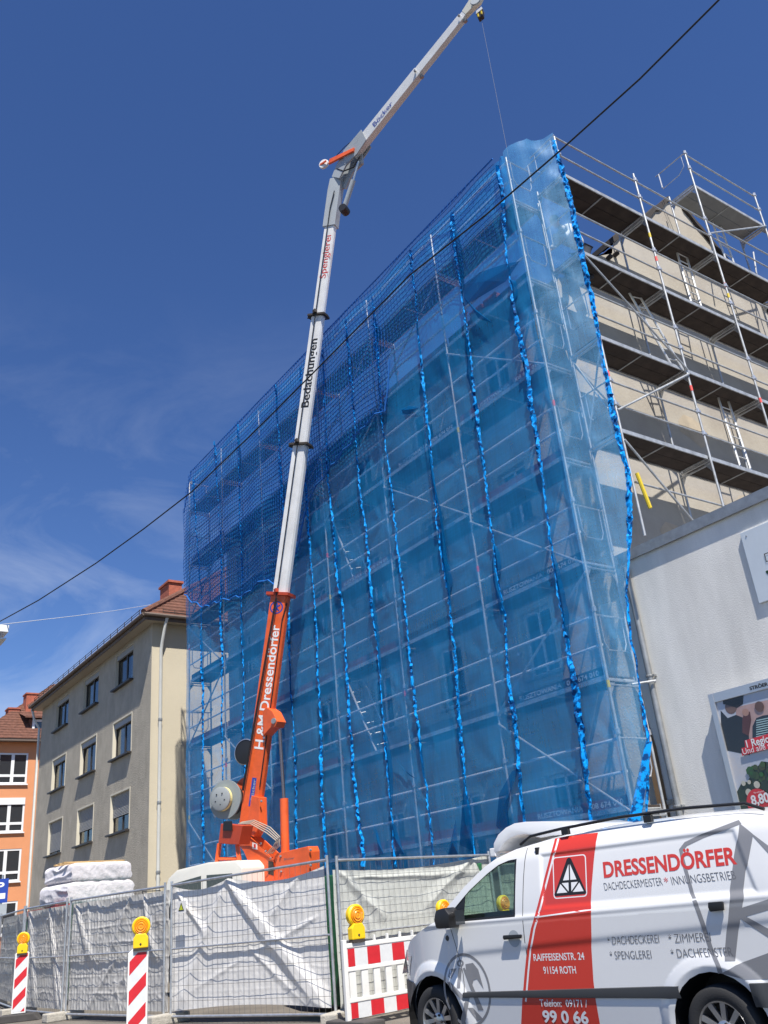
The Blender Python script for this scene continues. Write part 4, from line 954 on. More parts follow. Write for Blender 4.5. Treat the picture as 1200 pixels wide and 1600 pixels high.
for a, b in ocols:
    for z0, z1 in orow:
        w = (b - a); h = z1 - z0; f = MB(); t = .1; hz = 0.48
        f.bb(-.1, -.02, 0, t, 0, h); f.bb(-.1, -.02, w - t, w, 0, h); f.bb(-.1, -.02, t, w - t, 0, t); f.bb(-.1, -.02, t, w - t, h - t, h); f.bb(-.1, -.02, t, w - t, hz - .07, hz + .07)
        for m_ in (w * .33, w * .66): f.bb(-.102, -.018, m_ - .09, m_ + .09, t, hz - .07); f.bb(-.102, -.018, m_ - .09, m_ + .09, hz + .07, h - t)
        o = f.build('window', M_wframe, oh_); o.location = (OX, a, z0)
        p = MB(); p.bb(-.06, -.05, .05, w - .05, .05, h - .05); p = p.build('pane', M_glass, o)
        s = MB(); s.bb(-.1, .12, -.05, w + .05, -.07, -.005); s.build('sill', M_wframe, o)
        if z0 > 9: 
            Pc = [[V(-.3 + .03 * math.sin(i * 1.1), lerp(.1, w - .1, i / 50), z) for z in (.1, h - .1)] for i in range(51)]; MB().grid(Pc).build('curtain', M_curt, o)
        elif 7 < z0 < 9: MB().bb(-.06, .03, .0, w, h - .38, h - .005).build('roller_shutter', M_wframe, o)
# far low buildings to close the horizon gap
fb = thing('far_house', 'plain distant house low behind the fence at the far left', 'building', (-62, -14, 0))
MB().bb(-70, -60, -30, -8, 0, 6).build('wall', M_beige, fb); mb = MB(); tiled(mb, V(-59.5, -7.5, 6), V(-59.5, -30.5, 6), V(-65, -30.5, 9.5), V(-65, -7.5, 9.5), 14, 40); tiled(mb, V(-70.5, -30.5, 6), V(-70.5, -7.5, 6), V(-65, -7.5, 9.5), V(-65, -30.5, 9.5), 14, 40); mb.build('roof', M_tiles2, fb)

# ------------------------------------------------------------------ truck crane
H = V(0.97, 0.24, 0).normalized(); K = V(0, 0, 1); NPL = V(H.y, -H.x, 0); HS = V(.87, .49, 0).normalized(); NF = V(HS.y, -HS.x, 0)     # boom plane, facing side
CS = 1.22; B1 = atY(409.6, 1147, 9.5)
def bpl(px, py): return atPl(px, py, B1, NPL)
TOPB = bpl(520, 330); U = (TOPB - B1).normalized(); Vv = (HS - U * HS.dot(U)).normalized()
def bpt(s, v=0, n=0): return B1 + U * s + Vv * (v * CS) + NF * (n * CS)
class CM(MB):
    def lathe(s, prof, c, ax, n=24, cap=True): return MB.lathe(s, [(r * CS, h * CS) for r, h in prof], c, ax, n, cap)
    def tube(s, pts, r, n=8, cap=True, r2=None): return MB.tube(s, pts, r * CS, n, cap, r2)
def s_at(px, py): return (bpl(px, py) - B1).dot(U)
ck = thing('truck_crane', 'orange and white telescopic truck crane raised beside the blue netting', 'crane', (-18.4, 9.45, 0))
s0, s1, s2, s3, s4 = s_at(400, 1290), s_at(436, 930), s_at(468, 697), s_at(491, 497), s_at(520, 330)
def section(name, sa, sb, w, d, m, taper=1.0):
    b = MB(); ch_ = 0.28 * d
    prof = [(-w / 2, d / 2 - ch_), (-w / 2 + ch_ * .6, d / 2), (w / 2 - ch_ * .6, d / 2), (w / 2, d / 2 - ch_), (w / 2, -d / 2 + ch_), (w / 2 - ch_, -d / 2), (-w / 2 + ch_, -d / 2), (-w / 2, -d / 2 + ch_)]
    vs = [bpt(sa, v, n) for v, n in prof] + [bpt(sb, v * taper, n * taper) for v, n in prof]; n = len(prof)
    b.add(vs, [tuple(range(n))[::-1], tuple(range(n, 2 * n))] + [(i, (i + 1) % n, n + (i + 1) % n, n + i) for i in range(n)])
    return b.build(name, m, ck, bevel=0.006)
def collar(s, w, d, m, t=0.035):
    b = CM(); b.prism([(-w / 2 - .05, -d / 2 - .05), (w / 2 + .05, -d / 2 - .05), (w / 2 + .07, 0), (w / 2 + .05, d / 2 + .05), (-w / 2 - .05, d / 2 + .05), (-w / 2 - .09, 0)], bpt(s - t), Vv * CS, NF * CS, U * (2 * t))
    b.box(bpt(s + .06, -.02, d / 2 + .06), (.10, .08, .09)); b.tube([bpt(s, -w / 2 - .12, 0), bpt(s, -w / 2, 0)], .018, 6)
    return b.build('collar', m, ck)
secs = [section('boom_section', s0, s1, .40, .19, M_orange), section('boom_section', s1, s2, .335, .165, M_boomw), section('boom_section', s2, s3, .30, .15, M_boomw), section('boom_section', s3, s4 + .9, .27, .135, M_boomw)]
collar(s1, .40, .19, M_orangedark); collar(s2, .335, .165, M_dark, .025); collar(s3, .30, .15, M_dark, .025)
def btext(body, sa, sb, v0, cap, d, m, bold, sec, serif=False, shear=0.0):
    mb = text_mb(MB(), body, lambda u, v: bpt(u, v0 - v, d / 2 + .003), sa, sb, 0, cap, bold=bold, shear=shear)
    return mb.build('lettering', m, sec, fixn=False)
btext('H.&M.Dressendörfer', s_at(400, 1170), s_at(432, 978), .13, .205, .19, M_vinw, .018, secs[0])
btext('Bedachungen', s_at(474, 640), s_at(487, 534), .10, .185, .15, M_black, .015, secs[2])
btext('Spenglerei', s_at(500, 440), s_at(512, 372), .09, .16, .135, M_vanred, .0, secs[3])
# serifs under and over the boom letters are part of the painted strips
bl = MB(); bl.add([bpt(a, v, .0975) for a, v in ((s_at(403, 1262), -.02), (s_at(403, 1262), .075), (s_at(408, 1217), .075), (s_at(408, 1217), -.02))], [(0, 1, 2, 3)])
o = bl.build('maker_plate', M_blue, secs[0], fixn=False)
text_mb(MB(), 'Böcker', lambda u, v: bpt(u, .06 - v, .099), s_at(404, 1252), s_at(408, 1219), 0, .055, bold=.01).build('lettering', M_boomg, o, fixn=False)
c_ = s_at(433, 951)
def bflat(poly, n, m, name, sec):
    vs, fs = sheet2d(poly if isinstance(poly[0], list) else [poly], lambda u, v: bpt(c_ + v, u, n)); return MB().add(vs, fs).build(name, m, sec, fixn=False)
em = bflat([circ(0, 0, .15, 28), circ(0, 0, .12, 28)], .097, M_blue, 'emblem', secs[0])
for a in (40, 130, 85): bflat([stroke([(0.10 * math.cos(R(a)), .10 * math.sin(R(a))), (-.10 * math.cos(R(a)), -.10 * math.sin(R(a)))], .035)], .0975 + a * 1e-6, M_blue, 'emblem', secs[0])
# winch ropes
CM().tube([bpt(s_at(383, 1235), -.16, .16), bpt(s1 - .1, .0, .16), bpt(s1 + .3, 0, .14), bpt(s4, 0, .12), bpt(s4 + .5, .05, .12)], .012, 6).build('hoist_rope', M_cable, ck)
CM().tube([bpt(s_at(383, 1235), -.13, .165), bpt(s1 - .12, .03, .165)], .012, 6).build('hoist_rope', M_cable, ck)
# winch drums, left of the boom foot
DC = bpl(362, 1250) + NF * .22
mb = CM(); mb.lathe([(.05, -.30), (.35, -.30), (.35, -.26), (.265, -.25), (.265, -.02), (.35, 0), (.35, .035), (.19, .04)], DC, NF, 32); dr = mb.build('winch_drum', mat('drum_grey', (0.25, 0.28, 0.28), 0.5, var=.1), ck, smooth=True)
CM().lathe([(.266, -.24), (.275, -.13), (.266, -.03)], DC, NF, 32, cap=False).build('rope_coil', M_cable, dr, smooth=True)
CM().lathe([(.20, .036), (.215, .05), (.215, .14), (.195, .15)], DC + Vv * -.04, NF, 32).build('drum_cover', mat('drum_cover_grey', (0.29, 0.31, 0.31), .5), dr, smooth=True)
CM().lathe([(.218, .055), (.218, .12)], DC + Vv * -.04, NF, 32, cap=False).build('yellow_ring', mat('pale_yellow', (0.75, 0.66, 0.3), .5), dr)
for a in range(5): CM().lathe([(.014, .15), (.012, .16)], DC + Vv * (-.04 + .13 * math.cos(a * 1.256)) + U * (.13 * math.sin(a * 1.256)), NF, 8).build('bolt', M_black, dr)
D2 = bpl(384, 1175) - NF * .10
mb = CM(); mb.lathe([(.10, -.12), (.235, -.12), (.235, -.08), (.16, -.07), (.16, .05), (.235, .06), (.235, .1), (.05, .12)], D2, NF, 28); mb.build('hose_reel', M_black, ck, smooth=True)
CM().lathe([(.238, .095), (.245, .105), (.225, .112)], D2, NF, 28, cap=False).build('reel_rim', M_alloy, ck)
CM().lathe([(.20, -.16), (.21, .0)], bpl(378, 1232) - NF * .12, NF, 28).build('reel_guard', M_orange, ck)
# pedestal: hinge arms, lift cylinder, counterweight box, A-frame rest
def bplo(px, py, d): return atPl(px, py, B1 + NPL * d, NPL)
def opoly(name, pts, d, t, m, bev=.008):
    q = [bplo(*p, d) for p in pts]; o = q[0]; uv = [((p - o).dot(H), (p - o).z) for p in q]
    return MB().prism(uv, o - NPL * t, H, K, NPL * t).build(name, m, ck, bevel=bev)
def bpoly(name, pts, n0, n1, m, bev=.008):
    o = bpl(pts[0][0], pts[0][1]); q = [bpl(*p) for p in pts]; uv = [((p - o).dot(H), (p - o).z) for p in q]
    return MB().prism(uv, o + NPL * (n0 * CS), H, K, NPL * ((n1 - n0) * CS)).build(name, m, ck, bevel=bev)
for n0, n1 in ((.11, .14), (-.14, -.11)):
    bpoly('hinge_arm', [(378, 1296), (386, 1302), (400, 1308), (437, 1342), (436, 1398), (412, 1398), (404, 1362), (390, 1330), (376, 1312)], n0, n1, M_orange)
bpoly('turret', [(412, 1372), (436, 1345), (440, 1420), (405, 1420)], -.12, .12, M_orange)
bpoly('counterweight_box', [(437, 1334), (489, 1322), (492, 1330), (492, 1385), (437, 1385)], -.12, .12, M_orange, .015)
opoly('warning_label', [(394, 1316), (402, 1318), (402, 1328), (394, 1326)], .142 * CS, .004, M_vinw, 0)
opoly('warning_label', [(396.5, 1318.5), (399.5, 1319.2), (399.5, 1325), (396.5, 1324.3)], .145 * CS, .003, M_red, 0)
for q_ in ((439, 1338), (486, 1328), (440, 1362), (486, 1352), (408, 1318), (416, 1330), (424, 1341), (388, 1294), (409, 1252)):
    CM().lathe([(.022, .0), (.022, .02), (.012, .026)], bplo(*q_, .12 * CS if q_[0] != 388 and q_[0] != 409 else .09 * CS), NPL, 6).build('bolt', M_zinc, ck)
opoly('hatch', [(419, 1345), (427, 1347), (427, 1368), (419, 1366)], .145 * CS, .02, M_dkframe, .004)
CM().tube([bpt(s_at(405, 1230), .17, .10), bpt(s1 - .6, .17, .10), bpt(s1 - .2, .20, .06)], .012, 6).build('hydraulic_line', M_cable, ck, smooth=True)
CM().lathe([(.05, -.16), (.05, .16)], bpl(385, 1310), NPL, 14).build('hinge_pin', M_zinc, ck)
text_mb(MB(), 'Böcker', lambda u, v: bpl(452, 1344) + NPL * (.1215 * CS) + H * u + K * v, 0, .32, 0, .045).build('lettering', M_vantxt, ck, fixn=False)
bpoly('boom_foot', [(386, 1240), (411, 1246), (412, 1290), (402, 1308), (385, 1298)], -.09, .09, M_orange)
bpoly('lift_bracket', [(424, 1106), (433, 1112), (441, 1128), (437, 1137), (430, 1138), (419, 1150), (418, 1112)], -.10, .12, M_orange)
CM().lathe([(.05, -.14), (.055, -.13), (.055, .14), (.05, .15)], bpl(434, 1128), NF, 14).build('hinge_pin', M_zinc, ck)
a, b, c = bpl(437, 1140), bpl(444, 1250), bpl(446, 1345)
CM().tube([a, b], .03, 12).build('piston_rod', mat('polished_rod', (0.25, 0.2, 0.18), 0.25, metal=.8), ck, smooth=True)
CM().tube([lerp(a, b, .98), c], .075, 14).build('lift_cylinder', M_orange, ck, smooth=True)
hs = CM()
for k in range(4):
    o_ = NF * (.2 + .045 * k)
    q = [bpl(386, 1285 + k) + o_, bpl(405, 1282 + k * 2) + o_, bpl(430, 1293 + k * 3) + o_, bpl(445, 1308 + k * 2) + o_, bpl(444 - k, 1322) + o_, bpl(433 - k, 1334) + o_]
    sm = []
    for i in range(len(q) - 1):
        for t in (0, .33, .66): sm.append(q[i].lerp(q[i + 1], t) + V(0, 0, .0))
    hs.tube(sm + [q[-1]], .009, 6)
hs.build('hydraulic_hose', M_hose, ck, smooth=True)
opoly('valve_box', [(345, 1287), (379, 1290), (373, 1320), (341, 1318)], .8, .3, M_orangedark, .01)
opoly('valve_cap', [(349, 1283), (360, 1283), (361, 1298), (348, 1298)], .85, .05, M_black, .004)
ar = CM()
for (p, q) in (((343, 1318), (336, 1372)), ((371, 1320), (377, 1372))): ar.tube([bplo(*p, .7), bplo(*q, .7)], .045, 4)
ar.tube([bplo(342, 1342, .7), bplo(374, 1342, .7)], .03, 4); ar.tube([bplo(340, 1352, .7), bplo(375, 1352, .7)], .02, 4)
ar.build('rest_frame', M_orange, ck)
bpoly('deck_base', [(330, 1395), (470, 1380), (470, 1440), (330, 1450)], -.5, .5, M_orangedark, .01)
# boom head, jib knuckle and jib
J0 = bpl(548, 247); J1 = bpl(737, 10); JU = (J1 - J0).normalized(); JV = JU.cross(NF).normalized()
def jpt(s, v=0, n=0): return J0 + JU * s + JV * (v * CS) + NF * (n * CS)
JL = (J1 - J0).length
def jsec(sa, sb, w, d, tw, m):
    prof = [(-w / 2, -d / 2), (w / 2, -d / 2), (w / 2, d / 2), (-w / 2, d / 2)]
    vs = [jpt(sa, v, n) for v, n in prof] + [jpt(sb, v * tw, n * tw) for v, n in prof]
    return MB().add(vs, [(0, 1, 2, 3), (4, 5, 6, 7), (0, 1, 5, 4), (1, 2, 6, 5), (2, 3, 7, 6), (3, 0, 4, 7)]).build('jib_section', m, ck, bevel=.006)
sm_ = (bpl(650, 110) - J0).dot(JU); se_ = (bpl(722, 28) - J0).dot(JU)
j1 = jsec(.1, sm_, .265, .17, .9, M_boomw); j2 = jsec(sm_, se_, .205, .14, .9, M_boomw); jsec(se_, JL, .15, .11, .9, M_boomw)
for s_, w in ((sm_, .265), (se_, .205)): 
    MB().box(jpt(s_, w / 2 + .03, 0), (.08, .08, .06)).build('jib_guide', M_zinc, ck); MB().box(jpt(s_ - .05, 0, .11), (.05, .05, .05)).build('jib_guide', M_zinc, ck)
text_mb(MB(), 'Böcker', lambda u, v: jpt(u, .075 - v, .0865), (bpl(583, 196) - J0).dot(JU), (bpl(611, 160) - J0).dot(JU), 0, .13).build('lettering', M_blue, j1, fixn=False)
kn = MB(); kn.prism([(-.05, -.2), (.55, -.17), (.5, .17), (.15, .22), (-.2, .12)], J0 + NF * .118, JU * CS, JV * CS, NF * .035); kn.prism([(-.05, -.2), (.55, -.17), (.5, .17), (.15, .22), (-.2, .12)], J0 - NF * .155, JU * CS, JV * CS, NF * .035); kn.build('knuckle_plate', M_boomg, ck, bevel=.004)
hdm = MB(); hdm.prism([(s4 - .5, -.152), (s4 - .5, .152), (s4 + .95, .15), (s4 + .95, -.13), (s4 + .6, -.152)], bpt(0, 0, -.09), U, Vv * CS, NF * (.18 * CS)); hdm.build('boom_head', M_boomg, ck, bevel=.008)
bpoly('head_bracket', [(521, 290), (536, 292), (547, 268), (563, 252), (562, 238), (545, 236), (530, 262)], -.12, -.06, M_boomg)
bpoly('head_bracket', [(523, 280), (535, 282), (545, 262), (556, 250), (553, 240), (541, 243), (530, 262)], .06, .10, M_boomg)
ro = MB(); a, b = bpl(519, 260), bpl(558, 241); d_ = (b - a).normalized(); q = NF.cross(d_).normalized()
ro.prism([(0, -.07), (.02, .08), ((b - a).length, .06), ((b - a).length, -.05)], a + NF * .14, d_, q, NF * .06); ro.build('rocker_arm', M_orange, ck, bevel=.006)
CM().lathe([(.11, -.03), (.12, 0), (.11, .03)], bpl(511, 263) + NF * .17, NF, 20).build('guide_sheave', M_boomw, ck, smooth=True)
MB().prism([(-.16, 0), (-.12, .05), (.1, .02), (.1, -.02)], bpl(512, 263) + NF * .21, H, K, NF * .03).build('sheave_guard', M_orange, ck)
CM().tube([bpl(538, 325), bpl(552, 282)], .055, 12).build('jib_cylinder', M_boomg, ck, smooth=True); CM().tube([bpl(551, 284), bpl(560, 252)], .025, 10).build('piston_rod', M_alloy, ck, smooth=True)
CM().lathe([(.09, -.1), (.1, 0), (.09, .1)], bpl(538, 328), NF, 18).build('cylinder_foot', M_black, ck, smooth=True)
CM().tube([bpl(530, 268) + NF * .12, bpl(540, 272) + NF * .12, bpl(556, 266) + NF * .12, bpl(565, 250) + NF * .12], .016, 6).build('hydraulic_hose', M_cable, ck, smooth=True)
CM().tube([bpl(515, 258) + NF * .05, bpl(538, 230), jpt(.8, -.19), jpt(JL * .95, -.12), bpl(733, 2)], .008, 5).build('hoist_rope', M_cable, ck)
# jib head and hook
jh = MB(); jh.prism([(-.25, -.1), (.1, -.16), (.32, -.06), (.36, .10), (.2, .17), (-.05, .12), (-.25, .09)], J1 - NF * .07, JU, JV, NF * .14); jh.build('jib_head', mat('cream_paint', (0.72, 0.69, 0.58), .4), ck, bevel=.01)
CM().lathe([(.10, -.02), (.11, 0), (.10, .02)], bpl(745, 6) + NF * .09, NF, 18).build('guide_sheave', M_boomg, ck, smooth=True)
hp = bpl(751, 24)
CM().tube([hp + V(0, 0, .28), hp], .01, 5).build('hoist_rope', M_cable, ck)
hk = MB(); hk.prism([(-.09, .10), (.09, .10), (.09, 0), (.07, -.12), (-.07, -.12), (-.09, 0)], hp - NF * .06, H, K, NF * .12); hk = hk.build('hook_block', M_dkframe, ck, bevel=.01)
CM().prism([(-.10, 0), (.10, 0), (.08, .09), (-.08, .09)], hp + V(0, 0, .06) - NF * .075, H, K, NF * .15).build('block_cheek', M_boomw, hk, smooth=True)
for sx in (-.05, .05): MB().box(hp + H * sx + NF * .065 - V(0, 0, .03), (.03, .03, .1)).build('block_stripe', M_yel, hk)
CM().tube([hp - V(0, 0, .1), hp - V(0, 0, 9)], .0035, 4).build('load_line', mat('dull_rope', (.16, .17, .2), .8), ck)
# truck chassis and cab
tr = thing('truck', 'cream white truck cab carrying the orange crane, half hidden by the fence', 'truck', (-17.07, 9.98, 0), R(200)); tr.scale = (1.15, .97, 1.045)
cabp = [(1.05, .75), (3.25, .75), (3.42, .95), (3.40, 1.45), (3.22, 1.62), (2.95, 2.22), (2.72, 2.36), (1.9, 2.42), (1.15, 2.38), (1.02, 2.25)]
mb = MB(); mb.prism(cabp, (0, -.95, 0), (1, 0, 0), (0, 0, 1), (0, 1.9, 0)); mb.build('cab', M_truckw, tr, bevel=.05, local=True, smooth=True)
for y in (-.953, .953):
    s_ = 1 if y > 0 else -1
    d = MB(); d.prism([(2.05, 1.45), (2.95, 1.45), (2.78, 2.1), (2.05, 2.18)], (0, y, 0), (1, 0, 0), (0, 0, 1), (0, .008 * s_, 0)); w = d.build('door_window', M_glass, tr, local=True)
    d = MB(); d.prism([(1.2, 1.45), (1.9, 1.45), (1.9, 2.18), (1.25, 2.15)], (0, y, 0), (1, 0, 0), (0, 0, 1), (0, .008 * s_, 0)); d.build('rear_window', M_glass, tr, local=True)
    for x in (1.08, 1.98, 3.0): MB().bb(x - .006, x + .006, y, y + .003 * s_, .8, 1.44).build('door_gap', M_black, tr, local=True)
    MB().bb(2.15, 2.32, y, y + .03 * s_, 1.25, 1.29).build('door_handle', M_black, tr, local=True)
    m = MB(); m.tube([(3.15, y, 2.0), (3.45, y + .22 * s_, 2.02), (3.45, y + .22 * s_, 1.55), (3.2, y, 1.5)], .012, 5); m.build('mirror_arm', M_black, tr, local=True)
    MB().bb(3.41, 3.47, y + .12 * s_, y + .3 * s_, 1.6, 1.95).build('mirror', M_black, tr, local=True, bevel=.015)
vs = [(3.235, -.85, 1.64), (3.235, .85, 1.64), (2.975, .82, 2.20), (2.975, -.82, 2.20)]
MB().add([(x + .03, y, z + .012) for x, y, z in vs], [(0, 1, 2, 3)]).build('windscreen', M_glass, tr, local=True)
mb = MB(); mb.bb(.2, 3.0, -.4, .4, .5, .75); mb.build('chassis', M_dark, tr, local=True)
mb = MB(); mb.bb(.15, .95, -.8, .8, .8, 1.0); mb.build('platform', mat('platform_grey', (.3, .3, .3), .7, var=.2), tr, local=True)
mb = MB(); mb.bb(3.4, 3.5, -.95, .95, .4, .75); mb.build('bumper', M_bump, tr, local=True, bevel=.02)
wme = MB().lathe([(.2, -.12), (.36, -.12), (.39, -.08), (.39, .08), (.36, .12), (.2, .12)], (0, 0, 0), (0, 1, 0), 24).mesh('wheel', M_rub, smooth=True)
rme = MB().lathe([(.03, -.1), (.2, -.1), (.2, .1), (.03, .1)], (0, 0, 0), (0, 1, 0), 18).mesh('rim', M_zinc)
for x in (2.6, .6):
    for y in (-.78, .78): w = link('wheel', wme, tr, True, loc=(x, y, .39)); link('rim', rme, w)

# ------------------------------------------------------------------ site containers and loads
gc = thing('site_container', 'dark green steel container standing behind the fence below the foil packs', 'container', (-24.0, 7.4, 0))
mb = MB(); mb.bb(-25.6, -21.8, 6.4, 8.4, 0.1, 2.0); mb.build('body', M_green, gc, bevel=.02)
rbm = MB().bb(-.06, .06, -.02, .02, .2, 1.92).mesh('rib', M_green)
for k in range(12): link('rib', rbm, gc, loc=(-25.4 + k * .31, 6.4, 0))
for k in range(6): link('rib', rbm, gc, loc=(-21.8, 6.6 + k * .31, 0), rot=(0, 0, math.pi / 2))
MB().bb(-25.62, -21.78, 6.37, 6.43, 1.9, 2.02).build('top_rail', M_red, gc)
gs2 = thing('green_skip', 'dark green builders skip seen through the gap beside the white tarp', 'skip', (-12.6, 8.6, 0))
mb = MB(); mb.prism([(-.7, .1), (.7, .1), (.9, 1.85), (-.9, 1.85)], (-12.75, 7.5, 0), (1, 0, 0), (0, 0, 1), (0, 2.6, 0)); mb.build('tub', mat('skip_green', (0.03, 0.17, 0.07), .5, var=.25), gs2, bevel=.02)
def foil_pack(label, c, size, rz, seed):
    sx, sy, sz = size; bm = bmesh.new(); bmesh.ops.create_cube(bm, size=1); bmesh.ops.subdivide_edges(bm, edges=bm.edges, cuts=22, use_grid_fill=True)
    for v in bm.verts:
        p = v.co; e = abs(p.z) * 2
        tuck = 1 - .16 * e ** 5 * (max(0, abs(p.y) - .40) / .10)
        q = Vector((p.x * sx * (1 - .05 * e ** 6), p.y * sy * tuck, p.z * sz))
        fold = .035 * (1 - min(1, 4 * abs(noise.noise(Vector((q.x * 1.4, q.y * 3 + q.z * 4, seed))))))
        if abs(p.y) > .44: q.y += (1 if p.y > 0 else -1) * fold * 1.2
        elif abs(p.x) > .49: q.x += (1 if p.x > 0 else -1) * fold * .5
        else: q.z += fold * .3 * (1 if p.z > 0 else -1)
        v.co = q
    m = bpy.data.meshes.new('foil_pack'); bm.to_mesh(m); bm.free(); m.materials.append(M_foil)
    m.polygons.foreach_set('use_smooth', [True] * len(m.polygons)); m.set_sharp_from_angle(angle=R(45))
    o = link('foil_pack', m); o.location = c; o.rotation_euler = (0, 0, rz); tag(o, label, 'package', 'foil wrapped packs stacked behind the fence'); return o
foil_pack('lower white foil wrapped pack in the stack behind the grey tarps', (-23.2, 7.22, 2.25), (1.3, 1.7, .48), R(12), 1)
foil_pack('upper white foil wrapped pack with timber slats on top', (-23.2, 7.22, 2.70), (1.3, 1.55, .42), R(12), 5)
pw = thing('timber_slats', 'light timber slats lying on top of the white foil packs', 'timber', (-22.9, 7.2, 3.0))
for k in range(3): MB().box((-23.5 + .35 * k, 7.22, 2.94), (.09, 1.6, .04), Matrix.Rotation(R(12), 3, 'Z')).build('slat', M_wood, pw)

# ------------------------------------------------------------------ site fence and tarps
def fence_panel(label, a, b, h, z0=.1, dens=.11, post_r=.021):
    a = Vector((*a, 0)); b = Vector((*b, 0)); d = (b - a); Lp = d.length; d.normalize(); t = thing('site_fence', label, 'fence', (a + b) / 2)
    ha, hb = h if isinstance(h, tuple) else (h, h)
    for p, hh in ((a + d * .04, ha), (b - d * .04, hb)): place_bar('post', t, p + V(0, 0, z0 - .06), p + V(0, 0, hh + .02), post_r, M_galv, 10)
    for f in (0.0, .5, 1.0):
        za, zb = lerp(z0, ha - .04, f), lerp(z0, hb - .04, f); place_bar('rail', t, a + d * .04 + V(0, 0, za), b - d * .04 + V(0, 0, zb), .014 if f == .5 else .019, M_galv, 8)
    w = MB(); n = int(Lp / dens)
    for i in range(1, n):
        p = lerp(a, b, i / n); w.tube([p + V(0, 0, z0), p + V(0, 0, lerp(ha, hb, i / n) - .04)], .0022, 4, cap=False)
    for k in range(1, 9):
        f = k / 9; w.tube([a + V(0, 0, lerp(z0, ha - .04, f)), b + V(0, 0, lerp(z0, hb - .04, f))], .0026, 4, cap=False)
    tag(w.build('wire_mesh', M_wire, t), kind='stuff')
    return a, b, d, Lp, t
F0, F1, F2, F3, F4 = (-25.32, 5.75), (-21.0, 5.24), (-18.25, 5.34), (-14.78, 5.90), (-11.42, 6.97)
FP = {}
FP['a'] = fence_panel('fence panel with grey tarp at the far left edge of the picture', F0, (-21.05, 5.25), 2.0)
FP['b'] = fence_panel('fence panel behind the left beacon, grey tarp on it', (-20.97, 5.24), (-18.29, 5.33), 2.0)
FP['c'] = fence_panel('fence panel behind the second beacon, left of the white peaked tarp', (-18.2, 5.345), (-14.83, 5.89), 2.0)
FP['d'] = fence_panel('fence panel with white peaked tarp right in front of the orange crane', (-14.73, 5.915), (-11.46, 6.955), (2.0, 2.06))
FP['e'] = fence_panel('fence panel running back behind the red and white barrier beside the van', (-11.39, 7.0), (-11.85, 10.3), (2.04, 2.0))
FP['f'] = fence_panel('fence panel behind the van, seen through its side window', (-11.80, 10.36), (-8.5, 10.6), 2.0)
blk = MB().bb(-.34, .34, -.12, .12, 0, .14).mesh('fence_foot', M_conc, bevel=.02)
for k, (p, rz) in enumerate(((F0, 0), (F1, 0), (F2, .1), (F3, .2), (F4, .5))):
    o = link('concrete_block', blk, loc=(p[0], p[1], 0.001), rot=(0, 0, rz + math.pi / 2))
    tag(o, ['concrete fence foot at the far left end of the fence', 'concrete fence foot behind the left beacon', 'pale concrete fence foot right of the left beacon, most visible of them', 'concrete fence foot below the gap left of the white tarp', 'concrete fence foot beside the red and white barrier'][k], 'concrete block', 'concrete feet of the site fence')
def tarp(label, key, m, h0=(.16, .16), top=(1.9, 1.9), seed=0, folds=(), amp=1.0, sag=None, tilt=None, off=-.05, name='tarp', uw=1.0):
    a, b, d, Lp, t = FP[key]; n = V(d.y, -d.x, 0)
    if n.y > 0 and key != 'e': n = -n
    if key == 'e': n = V(abs(n.x), n.y, 0)
    nx_, nz_ = 200, 130; P = []
    for j in range(nz_ + 1):
        row = []
        for i in range(nx_ + 1):
            u = uw * i / nx_; v = j / nz_
            zt = lerp(top[0], top[1], u) + (sag(u) if sag else 0); zb = lerp(h0[0], h0[1], u) + (tilt(u) if tilt else 0)
            z = lerp(zb, zt, v); x = u * Lp
            o = .022 * nz(x * 1.1, z * 1.2, seed) + .009 * nz(x * 5.3, z * 2.0, seed + 4)
            for zk in (.42, .68, .93, 1.2, 1.45, 1.7): o += (.007 if key in 'abc' else .004) * math.exp(-(((z - zk) + .025 * nz(x * 1.6, zk * 7, seed) + .012 * nz(x * 5, zk, seed)) / .016) ** 2) * (.4 + abs(nz(x * 1.1, zk * 3, seed + 1)) * 1.6)
            for (x0, z0, x1, z1, w_, am) in folds:
                dx, dz = x1 - x0, z1 - z0; ll = math.hypot(dx, dz); s = ((x - x0) * dx + (z - z0) * dz) / ll / ll
                if -.05 < s < 1.05:
                    dist = ((x - x0) * dz - (z - z0) * dx) / ll + .03 * nz(s * 4, seed, 2); ww = w_ * (.35 + .65 * min(1, max(0, s)))
                    q = dist / ww
                    if -1 < q < 1: o += am * (1 - abs(q)) ** 1.3 * (1 if q > 0 else 1) * min(1, (s + .05) * 6, (1.05 - s) * 6 + .15)
            r = nz(x * 2.6 + .4 * z, z * .9, seed + 9); o += (.022 if key in 'abc' else .010) * amp * (1 - min(1, abs(r) * 7)) ** 1.5 * max(0, .35 + nz(x * .8, z * .8, seed + 2))
            r = nz(x * 7.0 + z * 3, z * 3.2 - x, seed + 19); o += (.006 if key in 'abc' else .003) * amp * (1 - min(1, abs(r) * 5))
            p = lerp(a, b, u) + n * (off + min(.04, .02 - .03 + o * amp * .8)); row.append(V(p.x, p.y, z))
        P.append(row)
    o = MB().grid(P).build(name, m, smooth=2, fixn=False); tag(o, label, 'tarp'); return o
tarp('crumpled grey tarp on the fence at the far left edge', 'a', M_tarpl, seed=2, amp=1.2, folds=((3.2, 1.9, 2.6, .3, .12, .06), (4.0, 1.9, 3.6, .2, .1, .05)))
tarp('crumpled grey tarp on the narrow fence panel behind the left beacon', 'b', M_tarpl, seed=11, amp=1.25, folds=((.2, 1.9, .9, .2, .18, .09), (1.5, 1.9, 2.3, .2, .12, .07), (1.7, 1.5, 2.6, .15, .1, .05), (2.4, 1.9, 2.0, 1.0, .12, .04)))
